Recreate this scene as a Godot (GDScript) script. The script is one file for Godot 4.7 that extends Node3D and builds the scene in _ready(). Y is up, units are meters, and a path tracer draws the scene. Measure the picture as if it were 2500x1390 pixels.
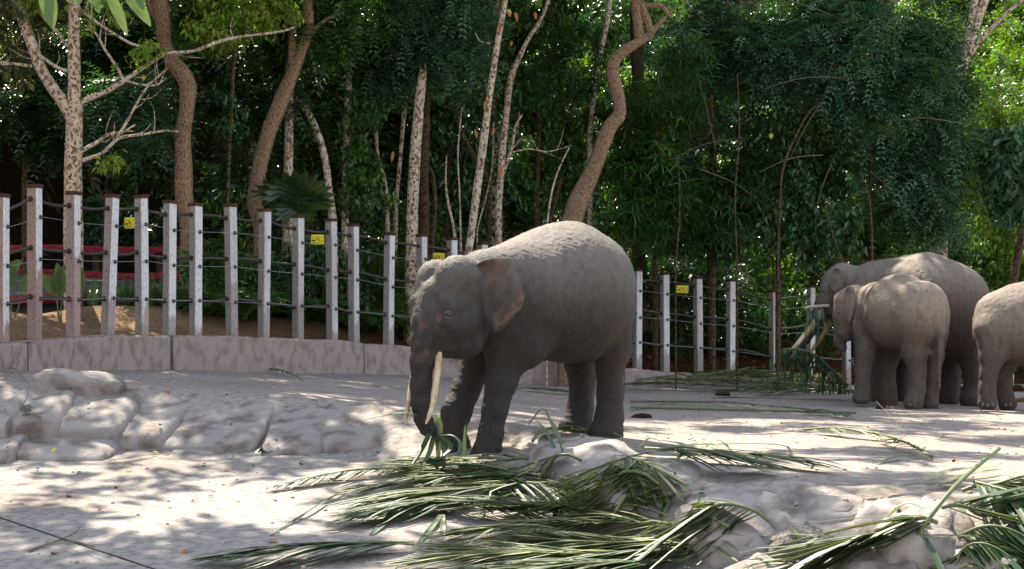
extends Node3D
# A young tusker feeding on palm fronds in a fenced forest arena. Units are metres, y up, the camera looks along -z.
const F := 3960.0          # focal length in pixels of the photograph (2500 wide)
const EYE := 1.05          # camera height over the right part of the arena
const HORIZON := 813.0
var sun_to := Vector3(-0.24, 0.785, -0.57).normalized()   # direction towards the sun: behind the forest, a little to the left
var rng := RandomNumberGenerator.new()
var noise := FastNoiseLite.new()
var fine := FastNoiseLite.new()
var names := {}
var M := {}                # materials
var S := {}                # shared sprig meshes
var stones := []           # [centre, radii, power] of the stones set in the ground, for whatever lies on them

# ---------------------------------------------------------------- helpers
func at(px: float, py: float, d: float) -> Vector3:      # the point d metres away that a pixel of the photograph measures
	return Vector3((px - 1250.0) * d / F, EYE - (py - HORIZON) * d / F, -d)

func lin(r: float, g: float, b: float) -> Color:
	return Color(r, g, b).linear_to_srgb()

func numbered(called: String) -> String:
	if not names.has(called):
		names[called] = 0
		return called
	names[called] += 1
	return "%s_%03d" % [called, names[called]]

func tag(o: Node, label: String, category: String, group := "", kind := "") -> Node:
	if label: o.set_meta("label", label)
	if category: o.set_meta("category", category)
	if group: o.set_meta("group", group)
	if kind: o.set_meta("kind", kind)
	return o

func thing(called: String, label: String, category: String, where := Vector3.ZERO, group := "") -> Node3D:
	var o := Node3D.new()
	o.name = numbered(called)
	o.position = where
	add_child(o)
	tag(o, label, category, group)
	return o

func part(called: String, mesh: Mesh, material: Material, parent: Node, where := Vector3.ZERO) -> MeshInstance3D:
	var o := MeshInstance3D.new()
	o.name = numbered(called) if parent == self else called
	o.mesh = mesh
	o.material_override = material
	o.position = where
	parent.add_child(o, true)
	return o

func build_mesh(v: PackedVector3Array, idx: PackedInt32Array, colors = null, uv = null, given = null) -> ArrayMesh:
	var n := PackedVector3Array()
	if given != null:
		n = given
	else:
		n.resize(v.size())
		for t in range(0, idx.size(), 3):
			var a := idx[t]; var b := idx[t + 1]; var c := idx[t + 2]
			var f := (v[c] - v[a]).cross(v[b] - v[a])
			n[a] += f; n[b] += f; n[c] += f
		for i in n.size():
			n[i] = n[i].normalized() if n[i].length_squared() > 1e-16 else Vector3.UP
	var arr := []
	arr.resize(Mesh.ARRAY_MAX)
	arr[Mesh.ARRAY_VERTEX] = v
	arr[Mesh.ARRAY_NORMAL] = n
	arr[Mesh.ARRAY_INDEX] = idx
	if colors != null: arr[Mesh.ARRAY_COLOR] = colors
	if uv != null: arr[Mesh.ARRAY_TEX_UV] = uv
	var m := ArrayMesh.new()
	m.add_surface_from_arrays(Mesh.PRIMITIVE_TRIANGLES, arr)
	return m

func grid_indices(rows: int, cols: int, closed := false, base := 0) -> PackedInt32Array:
	var idx := PackedInt32Array()
	for r in rows - 1:
		for c in (cols if closed else cols - 1):
			var a := base + r * cols + c
			var b := base + r * cols + (c + 1) % cols
			idx.append_array([a, b, a + cols, b, b + cols, a + cols])
	return idx

func smooth_path(p: Array, per := 5) -> Array:            # Catmull-Rom through points that are arrays [Vector3, radius]
	var out := []
	for i in p.size() - 1:
		var a = p[maxi(i - 1, 0)]; var b = p[i]; var c = p[i + 1]; var d = p[mini(i + 2, p.size() - 1)]
		for k in per:
			var t := float(k) / per
			out.append([(b[0] as Vector3).cubic_interpolate(c[0], a[0], d[0], t), lerpf(b[1], c[1], t)])
	out.append(p[-1])
	return out

func tube(path: Array, sides := 10, lump := 0.0, tip := false, seed_at := 0.0, freq := 1.0) -> ArrayMesh:   # a tube along [Vector3, radius] points
	var v := PackedVector3Array()
	var n := path.size()
	var side := Vector3.ZERO
	for i in n:
		var dir: Vector3 = (path[mini(i + 1, n - 1)][0] - path[maxi(i - 1, 0)][0]).normalized()
		if side == Vector3.ZERO:
			side = dir.cross(Vector3(0.31, 0.2, 0.93)).normalized()
		side = (side - dir * side.dot(dir)).normalized()
		var up := dir.cross(side)
		for k in sides:
			var a := TAU * k / sides
			var o := side * cos(a) + up * sin(a)
			var r: float = path[i][1]
			if lump > 0.0:
				var q: Vector3 = (path[i][0] + o * r) * freq
				r *= 1.0 + lump * noise.get_noise_3d(q.x * 60.0 + seed_at, q.y * 60.0, q.z * 60.0)
			v.append(path[i][0] + o * r)
	var idx := grid_indices(n, sides, true)
	var first := v.size()
	v.append(path[0][0]); v.append(path[-1][0])
	for k in sides:
		idx.append_array([k, first, (k + 1) % sides])
		idx.append_array([(n - 1) * sides + k, (n - 1) * sides + (k + 1) % sides, first + 1])
	for t in range(0, idx.size(), 3):
		var s := idx[t + 1]; idx[t + 1] = idx[t + 2]; idx[t + 2] = s
	return build_mesh(v, idx)

func ordinal(n: int) -> String:
	var w := ["first", "second", "third", "fourth", "fifth", "sixth", "seventh", "eighth", "ninth", "tenth", "eleventh", "twelfth", "thirteenth", "fourteenth", "fifteenth", "sixteenth", "seventeenth", "eighteenth", "nineteenth", "twentieth"]
	return w[n] if n < w.size() else "twenty-" + w[n - 20]

# ---------------------------------------------------------------- the lie of the land; x to the right, d away from the camera
const EDGE := [Vector2(-30, 15.0), Vector2(-8, 16.2), Vector2(-5.2, 16.5), Vector2(-4, 17.0), Vector2(-2.6, 17.2), Vector2(-1.4, 16.8), Vector2(-0.4, 16.4), Vector2(0.3, 15.6), Vector2(0.55, 14.7), Vector2(1.0, 13.4), Vector2(1.58, 11.9), Vector2(2.3, 11.0), Vector2(3.5, 10.6), Vector2(6, 10.2), Vector2(30, 9.0)]
# posts of the fence: [pixel column, distance, top row, foot row]; the kerb follows their feet
const POSTS := [[-170, 18.0, 440, 845], [-82, 18.8, 452, 840], [3, 19.6, 473, 836], [84, 20.3, 450, 830], [178, 21.2, 467, 823], [262, 21.9, 473, 819], [346, 22.5, 476, 819], [412, 23.0, 489, 820], [477, 23.4, 496, 820], [566, 24.0, 498, 822], [643, 24.5, 509, 825], [727, 25.2, 525, 829], [811, 25.9, 534, 830], [864, 26.4, 546, 838], [948, 27.2, 568, 843], [1032, 28.0, 572, 853], [1103, 28.6, 580, 860], [1180, 29.1, 592, 868], [1258, 29.6, 604, 876], [1335, 30.05, 616, 883], [1410, 30.5, 630, 889], [1485, 30.9, 645, 896], [1556, 31.3, 657, 902], [1624, 31.7, 665, 908], [1706, 32.1, 675, 913], [1784, 32.6, 682, 918], [1890, 33.3, 708, 930], [1979, 34.0, 697, 935], [2068, 34.7, 718, 940], [2160, 35.4, 726, 938], [2258, 36.2, 734, 938], [2361, 37.0, 742, 938], [2466, 37.8, 750, 938], [2570, 38.6, 756, 938], [2680, 39.4, 762, 938]]
var fence := PackedVector2Array()     # (x, d) of the fence line, with long ends
var fence_top := PackedFloat32Array() # height of the kerb there

func curve_lookup(x: float) -> float:
	for i in EDGE.size() - 1:
		if x <= EDGE[i + 1].x:
			return lerpf(EDGE[i].y, EDGE[i + 1].y, clampf((x - EDGE[i].x) / (EDGE[i + 1].x - EDGE[i].x), 0, 1))
	return EDGE[-1].y

func edge_distance(x: float, d: float) -> float:          # metres towards the basin from the plateau's edge
	var p := Vector2(x, d)
	var best := 1e9
	for i in EDGE.size() - 1:
		var a: Vector2 = EDGE[i]
		var ab: Vector2 = EDGE[i + 1] - a
		var t := clampf((p - a).dot(ab) / ab.length_squared(), 0.0, 1.0)
		best = minf(best, p.distance_squared_to(a + ab * t))
	return sqrt(best) * (1.0 if d < curve_lookup(x) else -1.0)

func plateau(x: float, d: float) -> float:
	var t := (1.0 - x) * 2.0
	t = (log(1.0 + exp(t)) if t < 20.0 else t) * 0.5
	return 0.9 * (1.0 - exp(-t * 0.16)) - 0.022 * maxf(0.0, x - 3.0)

func ground(x: float, d: float) -> float:
	var h := plateau(x, d) + 0.05 * noise.get_noise_2d(x * 9.0, d * 9.0) + 0.018 * noise.get_noise_2d(x * 42.0 + 70.0, d * 42.0)
	var s := edge_distance(x, d)
	if s > -0.5:
		var left := smoothstep(0.6, -1.0, x)
		var floor_y := -0.10 - 0.085 * (15.5 - d) + 0.06 * noise.get_noise_2d(x * 14.0 + 200.0, d * 14.0) + 0.012 * noise.get_noise_2d(x * 50.0, d * 50.0)
		floor_y = maxf(floor_y, -0.85)
		var w := smoothstep(-0.12, lerpf(1.25, 1.55, left), s)
		h = lerpf(h, floor_y, w)
		var rough := smoothstep(-0.5, 0.1, s) * smoothstep(2.1, 1.0, s) * lerpf(1.0, 0.35, left)
		h += rough * (0.10 * noise.get_noise_2d(x * 40.0 + 9.0, d * 40.0) - 0.05 * absf(noise.get_noise_2d(x * 75.0, d * 75.0)) + 0.03 * fine.get_noise_2d(x * 60.0, d * 60.0))
	return h

func surf(x: float, d: float) -> float:                   # the ground with the stones in it
	var h := ground(x, d)
	for s in stones:
		var c: Vector3 = s[0]; var r: Vector3 = s[1]
		var dx: float = (x - c.x); var dz: float = (-d - c.z)
		if absf(dx) < r.x and absf(dz) < r.z:
			var q := 1.0 - pow(absf(dx / r.x), 2.6) - pow(absf(dz / r.z), 2.6)
			if q > 0.0:
				h = maxf(h, c.y + r.y * pow(q, 1.0 / 2.6))
	return h

func on_ground(px: float, py: float) -> Vector3:          # where the line of sight through a pixel meets the ground
	var d := 7.5
	while d < 45.0:
		var p := at(px, py, d)
		if p.y < surf(p.x, d):
			break
		d += 0.12
	var lo := d - 0.12
	for i in 6:
		var mid := (lo + d) * 0.5
		var p := at(px, py, mid)
		if p.y < surf(p.x, mid): d = mid
		else: lo = mid
	return at(px, py, d)

func behind_fence(x: float, d: float) -> Vector2:         # (metres behind the fence line, height of the kerb there)
	var p := Vector2(x, d)
	var best := 1e9
	var top := 0.0
	var sign_ := 1.0
	for i in fence.size() - 1:
		var a := fence[i]
		var ab := fence[i + 1] - a
		var t := clampf((p - a).dot(ab) / ab.length_squared(), 0.0, 1.0)
		var q := p.distance_squared_to(a + ab * t)
		if q < best:
			best = q
			top = lerpf(fence_top[i], fence_top[i + 1], t)
			sign_ = 1.0 if ab.cross(p - a) > 0.0 else -1.0
	return Vector2(sqrt(best) * sign_, top)

func forest_floor(x: float, d: float) -> float:
	var b := behind_fence(x, d)
	var t := b.x
	if t < -0.06:
		return b.y - 3.0
	var left := smoothstep(-1.5, -4.0, x)
	var h := b.y - 0.03
	var bank := 0.95 * smoothstep(0.25, 2.6, t) + 0.11 * maxf(0.0, t - 2.0) + 0.16 * absf(noise.get_noise_2d(x * 30.0, d * 30.0)) * smoothstep(0.3, 1.2, t)
	var mound := 0.36 * exp(-pow((t - 1.3) / 0.8, 2.0)) * (0.75 + 0.5 * noise.get_noise_2d(x * 22.0, d * 22.0)) + 0.135 * maxf(0.0, t - 0.4)
	h += lerpf(bank, mound, left) + 0.03 * noise.get_noise_2d(x * 60.0, d * 60.0) * smoothstep(0.15, 0.6, t)
	t = minf(t, 46.0)
	h += 0.5 * maxf(0.0, t - 13.0) * smoothstep(13.0, 22.0, t) + 0.9 * noise.get_noise_2d(x * 4.0, d * 4.0) * smoothstep(10.0, 20.0, t)
	return h

func spread(from: float, near: float, far: float, to: float, step: float, grow: float) -> PackedFloat32Array:
	var out := PackedFloat32Array()
	var a := near
	while a < far:
		out.append(a); a += step
	out.append(far)
	var s := step
	a = far
	while a < to:
		s *= grow; a += s; out.append(minf(a, to))
	s = step
	a = near
	var pre := PackedFloat32Array()
	while a > from:
		s *= grow; a -= s; pre.append(maxf(a, from))
	pre.reverse()
	pre.append_array(out)
	return pre

func sheet(xs: PackedFloat32Array, ds: PackedFloat32Array, height: Callable, colour = null) -> ArrayMesh:
	var v := PackedVector3Array()
	var c := PackedColorArray()
	for d in ds:
		for x in xs:
			v.append(Vector3(x, height.call(x, d), -d))
			if colour != null: c.append(colour.call(x, d))
	var idx := grid_indices(ds.size(), xs.size())
	for t in range(0, idx.size(), 3):
		var s := idx[t + 1]; idx[t + 1] = idx[t + 2]; idx[t + 2] = s
	var m := build_mesh(v, idx, c if colour != null else null)
	return m

# ---------------------------------------------------------------- materials
func noise_texture(size: int, freq: float, stops: Array, kind := FastNoiseLite.TYPE_SIMPLEX_SMOOTH, octaves := 4, seed_ := 1, bumps := 0.0) -> NoiseTexture2D:
	var n := FastNoiseLite.new()
	n.noise_type = kind
	n.frequency = freq
	n.fractal_octaves = octaves
	n.seed = seed_
	if kind == FastNoiseLite.TYPE_CELLULAR:
		n.cellular_return_type = FastNoiseLite.RETURN_DISTANCE2_SUB
		n.fractal_type = FastNoiseLite.FRACTAL_FBM if octaves > 1 else FastNoiseLite.FRACTAL_NONE
	var t := NoiseTexture2D.new()
	t.width = size; t.height = size
	t.seamless = true
	t.noise = n
	if bumps > 0.0:
		t.as_normal_map = true
		t.bump_strength = bumps
	elif stops.size():
		var g := Gradient.new()
		var at_ := PackedFloat32Array(); var cols := PackedColorArray()
		for s in stops:
			at_.append(s[0]); cols.append(s[1])
		g.offsets = at_; g.colors = cols
		t.color_ramp = g
	return t

func mat(col: Color, rough := 0.9, spec := 0.3) -> StandardMaterial3D:
	var m := StandardMaterial3D.new()
	m.albedo_color = col
	m.roughness = rough
	m.metallic_specular = spec
	return m

func tri(m: StandardMaterial3D, scale: Vector3, albedo = null, normal = null, strength := 1.0, bump = null, bump_cm := 1.0) -> StandardMaterial3D:
	m.uv1_triplanar = true
	m.uv1_world_triplanar = true
	m.uv1_scale = scale
	m.uv1_triplanar_sharpness = 3.0
	if albedo != null: m.albedo_texture = albedo
	if normal != null:
		m.normal_enabled = true
		m.normal_texture = normal
		m.normal_scale = strength
	if bump != null:
		m.heightmap_enabled = true
		m.heightmap_texture = bump
		m.heightmap_scale = bump_cm
	return m

func grey(a: float) -> Color: return Color(a, a, a)

func leaf_mat(r: float, g: float, b: float, rough := 0.42, through := 0.5) -> StandardMaterial3D:
	var m := mat(lin(r, g, b), rough, 0.5)
	m.vertex_color_use_as_albedo = true
	m.backlight_enabled = true
	m.backlight = lin(through * 0.8, through, through * 0.25)
	m.cull_mode = BaseMaterial3D.CULL_DISABLED
	return m

func make_materials() -> void:
	# arena ground: pale sandy concrete, tint by vertex colour
	var grain := noise_texture(1024, 0.02, [[0.0, grey(0.70)], [0.42, grey(0.90)], [0.6, grey(0.96)], [1.0, Color(1.0, 0.985, 0.97)]], FastNoiseLite.TYPE_SIMPLEX_SMOOTH, 6, 3)
	var relief := noise_texture(1024, 0.03, [], FastNoiseLite.TYPE_SIMPLEX_SMOOTH, 6, 8)
	M.ground = tri(mat(Color.WHITE, 0.95, 0.2), Vector3.ONE * 0.45, grain, null, 1.0, relief, 0.9)
	M.ground.vertex_color_use_as_albedo = true
	var stain := noise_texture(512, 0.012, [[0.0, Color(0.62, 0.59, 0.56)], [0.34, Color(0.82, 0.79, 0.77)], [0.5, Color(0.94, 0.93, 0.92)], [1.0, Color(1, 1, 1)]], FastNoiseLite.TYPE_SIMPLEX_SMOOTH, 6, 61)
	M.stone = tri(mat(lin(0.34, 0.315, 0.295), 0.92, 0.25), Vector3.ONE * 0.4, stain, null, 1.0, relief, 1.0)
	M.stone_dark = tri(mat(lin(0.21, 0.19, 0.17), 0.95, 0.2), Vector3.ONE * 0.9, grain, null, 1.0, relief, 2.0)
	M.kerb = tri(mat(lin(0.355, 0.305, 0.278), 0.9, 0.25), Vector3(0.5, 0.25, 0.5), noise_texture(512, 0.02, [[0.0, Color(0.76, 0.71, 0.68)], [0.36, Color(0.88, 0.84, 0.82)], [0.5, Color(0.96, 0.94, 0.93)], [0.6, Color(0.97, 0.95, 0.94)], [1.0, Color(1, 1, 1)]], FastNoiseLite.TYPE_SIMPLEX_SMOOTH, 5, 5), null, 1.0, relief, 1.2)
	var litter := noise_texture(1024, 0.045, [[0.0, Color(0.38, 0.31, 0.26)], [0.35, Color(0.62, 0.54, 0.47)], [0.5, Color(0.86, 0.78, 0.69)], [0.62, Color(0.56, 0.47, 0.39)], [1.0, Color(0.97, 0.92, 0.85)]], FastNoiseLite.TYPE_SIMPLEX_SMOOTH, 5, 11)
	M.earth = tri(mat(Color.WHITE, 0.97, 0.15), Vector3.ONE * 0.6, litter, null, 1.0, relief, 5.0)
	M.earth.vertex_color_use_as_albedo = true
	M.road = tri(mat(lin(0.10, 0.105, 0.115), 0.9, 0.3), Vector3.ONE * 0.8, grain)
	M.red_paint = tri(mat(lin(0.40, 0.035, 0.045), 0.7, 0.4), Vector3(0.7, 1.5, 0.7), noise_texture(256, 0.03, [[0.0, Color(0.6, 0.55, 0.55)], [0.5, Color(0.9, 0.88, 0.88)], [1.0, Color(1, 1, 1)]], FastNoiseLite.TYPE_SIMPLEX_SMOOTH, 4, 6))
	# fence
	M.post = tri(mat(Color.WHITE, 0.82, 0.3), Vector3(1.7, 0.7, 1.7), noise_texture(512, 0.035, [[0.0, Color(0.58, 0.55, 0.51)], [0.24, Color(0.82, 0.79, 0.76)], [0.42, Color(0.94, 0.94, 0.93)], [1.0, grey(1.0)]], FastNoiseLite.TYPE_SIMPLEX_SMOOTH, 5, 21), null, 1.0, relief, 0.5)
	M.post.vertex_color_use_as_albedo = true
	M.rust = tri(mat(lin(0.085, 0.042, 0.025), 0.85, 0.3), Vector3.ONE * 2.0, grain)
	M.cable = tri(mat(lin(0.05, 0.042, 0.038), 0.6, 0.5), Vector3.ONE * 3.0, grain)
	M.black = mat(lin(0.012, 0.012, 0.014), 0.45, 0.5)
	M.wire = mat(lin(0.35, 0.36, 0.38), 0.4, 0.5)
	M.wire.metallic = 0.6
	# bark
	var lichen := noise_texture(512, 0.022, [[0.0, Color(0.42, 0.35, 0.28)], [0.30, Color(0.60, 0.51, 0.42)], [0.40, Color(0.84, 0.78, 0.71)], [0.56, Color(1.0, 0.97, 0.93)], [0.68, Color(0.88, 0.81, 0.73)], [0.76, Color(0.50, 0.46, 0.33)], [1.0, Color(0.38, 0.38, 0.22)]], FastNoiseLite.TYPE_SIMPLEX_SMOOTH, 5, 31)
	var ridge := noise_texture(512, 0.05, [], FastNoiseLite.TYPE_SIMPLEX_SMOOTH, 5, 33)
	M.bark_pale = tri(mat(lin(0.70, 0.64, 0.57), 0.9, 0.25), Vector3(0.75, 0.55, 0.75), lichen, null, 1.0, ridge, 3.0)
	M.bark_tan = tri(mat(lin(0.42, 0.30, 0.20), 0.92, 0.2), Vector3(1.6, 0.7, 1.6), noise_texture(512, 0.03, [[0.0, Color(0.5, 0.44, 0.38)], [0.45, Color(0.86, 0.82, 0.78)], [0.6, Color(1, 0.98, 0.95)], [0.72, Color(0.85, 0.9, 0.92)], [1.0, Color(0.6, 0.6, 0.5)]], FastNoiseLite.TYPE_SIMPLEX_SMOOTH, 5, 35), null, 1.0, ridge, 4.0)
	M.bark_dark = tri(mat(lin(0.17, 0.135, 0.10), 0.95, 0.2), Vector3(1.6, 0.7, 1.6), lichen, null, 1.0, ridge, 4.0)
	M.twig = mat(lin(0.20, 0.165, 0.12), 0.9, 0.2)
	# foliage; the copies carry small differences of tint
	M.leaf_blue = leaf_mat(0.066, 0.150, 0.078, 0.45, 0.5)
	M.leaf_dark = leaf_mat(0.044, 0.102, 0.037, 0.26, 0.5)
	M.leaf_mid = leaf_mat(0.075, 0.16, 0.038, 0.34, 0.6)
	M.leaf_bright = leaf_mat(0.15, 0.25, 0.032, 0.4, 0.85)
	M.leaf_olive = leaf_mat(0.10, 0.115, 0.045, 0.5, 0.5)
	M.leaf_rust = leaf_mat(0.36, 0.12, 0.03, 0.6, 0.5)
	M.frond = leaf_mat(0.028, 0.066, 0.026, 0.44, 0.12)
	M.frond_blue = leaf_mat(0.024, 0.056, 0.034, 0.42, 0.1)
	M.frond_dry = leaf_mat(0.085, 0.105, 0.045, 0.5, 0.15)
	M.frond_pale = leaf_mat(0.30, 0.29, 0.14, 0.55, 0.2)
	M.midrib = tri(mat(lin(0.13, 0.17, 0.07), 0.5, 0.4), Vector3.ONE * 2.0, grain)
	M.dry_leaf = mat(lin(0.22, 0.085, 0.03), 0.8, 0.2)
	M.dry_yellow = mat(lin(0.33, 0.27, 0.06), 0.8, 0.2)
	M.dung = tri(mat(lin(0.17, 0.12, 0.085), 0.97, 0.1), Vector3.ONE * 2.0, litter, null, 1.0, relief, 4.0)
	# elephants
	var skin_tone := noise_texture(512, 0.012, [[0.0, Color(0.80, 0.79, 0.79)], [0.4, Color(0.92, 0.91, 0.91)], [0.6, Color(0.97, 0.955, 0.94)], [1.0, Color(1.0, 0.98, 0.95)]], FastNoiseLite.TYPE_SIMPLEX_SMOOTH, 6, 41)
	var crease := noise_texture(1024, 0.035, [[0.0, grey(0.0)], [0.10, grey(0.45)], [0.28, grey(0.85)], [1.0, grey(1.0)]], FastNoiseLite.TYPE_CELLULAR, 3, 43)
	M.skin = tri(mat(Color.WHITE, 0.72, 0.35), Vector3(1.5, 1.0, 1.5), skin_tone, null, 1.0, crease, 0.55)
	M.skin.vertex_color_use_as_albedo = true
	M.ivory = tri(mat(lin(0.62, 0.52, 0.34), 0.4, 0.5), Vector3(2, 1, 2), noise_texture(256, 0.02, [[0.0, Color(0.7, 0.6, 0.45)], [0.5, Color(0.95, 0.92, 0.86)], [1.0, Color(1, 1, 1)]], FastNoiseLite.TYPE_SIMPLEX_SMOOTH, 3, 51))
	M.ivory_brown = tri(mat(lin(0.42, 0.28, 0.14), 0.5, 0.5), Vector3(2, 1, 2), M.ivory.albedo_texture)
	M.eye = mat(lin(0.012, 0.008, 0.006), 0.12, 0.6)
	M.nail = mat(lin(0.14, 0.115, 0.10), 0.6, 0.4)
	M.hair = mat(lin(0.07, 0.04, 0.025), 0.7, 0.3)
	M.skin_plain = tri(mat(lin(0.125, 0.113, 0.105), 0.7, 0.35), Vector3(2.6, 1.25, 2.6), skin_tone)
	M.yellow = mat(lin(0.72, 0.60, 0.02), 0.45, 0.5)
	M.print = mat(lin(0.06, 0.055, 0.01), 0.6, 0.3)
	M.leaf_dark_fan = leaf_mat(0.02, 0.055, 0.022, 0.34, 0.25)
	M.leaf_dark_fan.vertex_color_use_as_albedo = false
	M.litter_leaf = leaf_mat(0.17, 0.10, 0.06, 0.85, 0.2)
	M.leaf_bright_flat = leaf_mat(0.10, 0.18, 0.03, 0.4, 0.6)
	M.leaf_orange = mat(lin(0.42, 0.13, 0.025), 0.7, 0.2)
	M.bare_wood = mat(lin(0.42, 0.36, 0.26), 0.7, 0.3)
	M.earth_heap = tri(mat(lin(0.34, 0.24, 0.14), 0.97, 0.1), Vector3.ONE * 1.5, litter)
	M.frond_pale_flat = mat(lin(0.5, 0.46, 0.24), 0.6, 0.3)
	M.pebble = mat(lin(0.30, 0.26, 0.23), 0.95, 0.2)
	M.pebble.vertex_color_use_as_albedo = true
	M.leaf_hang = leaf_mat(0.030, 0.085, 0.012, 0.6, 0.22)
	M.leaf_canna = leaf_mat(0.055, 0.125, 0.04, 0.4, 0.25)
	M.leaf_lime_backlit = leaf_mat(0.19, 0.29, 0.03, 0.42, 0.8)  # yellow-green leaves, brightened to stand in for sun shining through them

# ---------------------------------------------------------------- bodies: tapered capsules joined by a smooth minimum and meshed as surface nets
class Body:
	var a := PackedVector3Array()
	var ba := PackedVector3Array()
	var inv := PackedFloat32Array()
	var ra := PackedFloat32Array()
	var dr := PackedFloat32Array()
	var k := PackedFloat32Array()
	var cut := PackedByteArray()
	func add(p: Vector3, q: Vector3, r: float, s: float, blend := 0.06, carve := 0) -> void:
		a.append(p); ba.append(q - p)
		inv.append(1.0 / maxf((q - p).length_squared(), 1e-9))
		ra.append(r); dr.append(s - r); k.append(blend); cut.append(carve)
	func ball(p: Vector3, r: float, blend := 0.06, carve := 0) -> void:
		add(p, p + Vector3(0, 0.001, 0), r, r, blend, carve)
	func one(i: int, p: Vector3) -> float:
		var pa := p - a[i]
		var t := clampf(pa.dot(ba[i]) * inv[i], 0.0, 1.0)
		return (pa - ba[i] * t).length() - ra[i] - dr[i] * t
	func field(p: Vector3, list: PackedInt32Array) -> float:
		var d := 9.0
		for i in list:
			var pa := p - a[i]
			var b := ba[i]
			var t := clampf(pa.dot(b) * inv[i], 0.0, 1.0)
			var q := (pa - b * t).length() - ra[i] - dr[i] * t
			var kk := k[i]
			if cut[i]:
				q = -q
				var h := kk - absf(d - q)
				d = maxf(d, q)
				if h > 0.0: d += h * h / (4.0 * kk)
			else:
				var h := kk - absf(d - q)
				d = minf(d, q)
				if h > 0.0: d -= h * h / (4.0 * kk)
		return d
	func near(p: Vector3, list: PackedInt32Array, reach: float) -> PackedInt32Array:
		var q := PackedFloat32Array()
		var least := 9.0
		for i in list:
			var v := one(i, p)
			q.append(v)
			if not cut[i]: least = minf(least, v)
		var out := PackedInt32Array()
		for n in list.size():
			var i := list[n]
			if (cut[i] and absf(q[n]) < reach + k[i]) or (not cut[i] and q[n] < least + 2.0 * reach + k[i]):
				out.append(i)
		return out
	func surface(cell: float) -> Array:       # [vertices, indices]
		var lo := Vector3.ONE * 1e9
		var hi := -lo
		for i in a.size():
			var r := maxf(ra[i], ra[i] + dr[i])
			for e in [a[i], a[i] + ba[i]]:
				lo = lo.min(e - Vector3.ONE * r); hi = hi.max(e + Vector3.ONE * r)
		lo -= Vector3.ONE * cell * 2.0
		var n := ((hi - lo) / (cell * 16.0)).ceil()
		var nx := int(n.x) * 16; var ny := int(n.y) * 16; var nz := int(n.z) * 16
		var sx := nx + 1; var sxy := (nx + 1) * (ny + 1)
		var g := PackedFloat32Array()
		g.resize(sxy * (nz + 1)); g.fill(99.0)
		var all := PackedInt32Array(range(a.size()))
		var blocks := []
		var big := cell * 16.0 * 0.88
		var small := cell * 4.0 * 0.88
		for bz in range(0, nz, 16):
			for by in range(0, ny, 16):
				for bx in range(0, nx, 16):
					var c := lo + Vector3(bx + 8, by + 8, bz + 8) * cell
					if absf(field(c, all)) > big * 1.2: continue
					var some := near(c, all, big)
					for cz in range(bz, bz + 16, 4):
						for cy in range(by, by + 16, 4):
							for cx in range(bx, bx + 16, 4):
								var cc := lo + Vector3(cx + 2, cy + 2, cz + 2) * cell
								if absf(field(cc, some)) > small * 1.25: continue
								var few := near(cc, some, small)
								blocks.append(Vector3i(cx, cy, cz))
								for z in range(cz, cz + 5):
									for y in range(cy, cy + 5):
										var row := z * sxy + y * sx
										for x in range(cx, cx + 5):
											if g[row + x] == 99.0:
												g[row + x] = field(lo + Vector3(x, y, z) * cell, few)
		var ids := PackedInt32Array()
		ids.resize(g.size()); ids.fill(-1)
		var v := PackedVector3Array()
		var cells := PackedInt32Array()
		var off := [0, 1, sx, sx + 1, sxy, sxy + 1, sxy + sx, sxy + sx + 1]
		var edges := [[0, 1], [2, 3], [4, 5], [6, 7], [0, 2], [1, 3], [4, 6], [5, 7], [0, 4], [1, 5], [2, 6], [3, 7]]
		var f := PackedFloat32Array()
		f.resize(8)
		for b in blocks:
			for z in range(b.z, b.z + 4):
				for y in range(b.y, b.y + 4):
					for x in range(b.x, b.x + 4):
						var o: int = z * sxy + y * sx + x
						var inside := 0
						for c in 8:
							f[c] = g[o + off[c]]
							if f[c] < 0.0: inside += 1
						if inside == 0 or inside == 8: continue
						var sum := Vector3.ZERO
						var count := 0
						for e in edges:
							var p: float = f[e[0]]; var q: float = f[e[1]]
							if (p < 0.0) != (q < 0.0):
								var t := p / (p - q)
								var s: int = e[0]; var w: int = e[1]
								sum += Vector3(s & 1, (s >> 1) & 1, s >> 2).lerp(Vector3(w & 1, (w >> 1) & 1, w >> 2), t)
								count += 1
						ids[o] = v.size()
						cells.append(o)
						v.append(lo + (Vector3(x, y, z) + sum / count) * cell)
		var idx := PackedInt32Array()
		for o in cells:
			var inside := g[o] < 0.0
			for ax in [[1, sx, sxy], [sx, sxy, 1], [sxy, 1, sx]]:
				if (g[o + ax[0]] < 0.0) == inside: continue
				var p := ids[o]; var q := ids[o - ax[1]]; var r := ids[o - ax[1] - ax[2]]; var s := ids[o - ax[2]]
				if p < 0 or q < 0 or r < 0 or s < 0: continue
				if inside: idx.append_array([p, r, q, p, s, r])
				else: idx.append_array([p, q, r, p, r, s])
		return [v, idx]

func body_mesh(b: Body, cell: float, tint: Callable, folds = null) -> ArrayMesh:
	var s := b.surface(cell)
	var v: PackedVector3Array = s[0]
	var idx: PackedInt32Array = s[1]
	var n := PackedVector3Array()
	n.resize(v.size())
	for t in range(0, idx.size(), 3):
		var f := (v[idx[t + 2]] - v[idx[t]]).cross(v[idx[t + 1]] - v[idx[t]])
		for c in 3: n[idx[t + c]] += f
	var col := PackedColorArray()
	for i in v.size():
		n[i] = n[i].normalized()
		col.append(tint.call(v[i], n[i]))
		if folds != null: v[i] += n[i] * folds.call(v[i])
	return build_mesh(v, idx, col)

# ---------------------------------------------------------------- elephants
func px_size(p: float, d: float) -> float: return p * d / F

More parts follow.
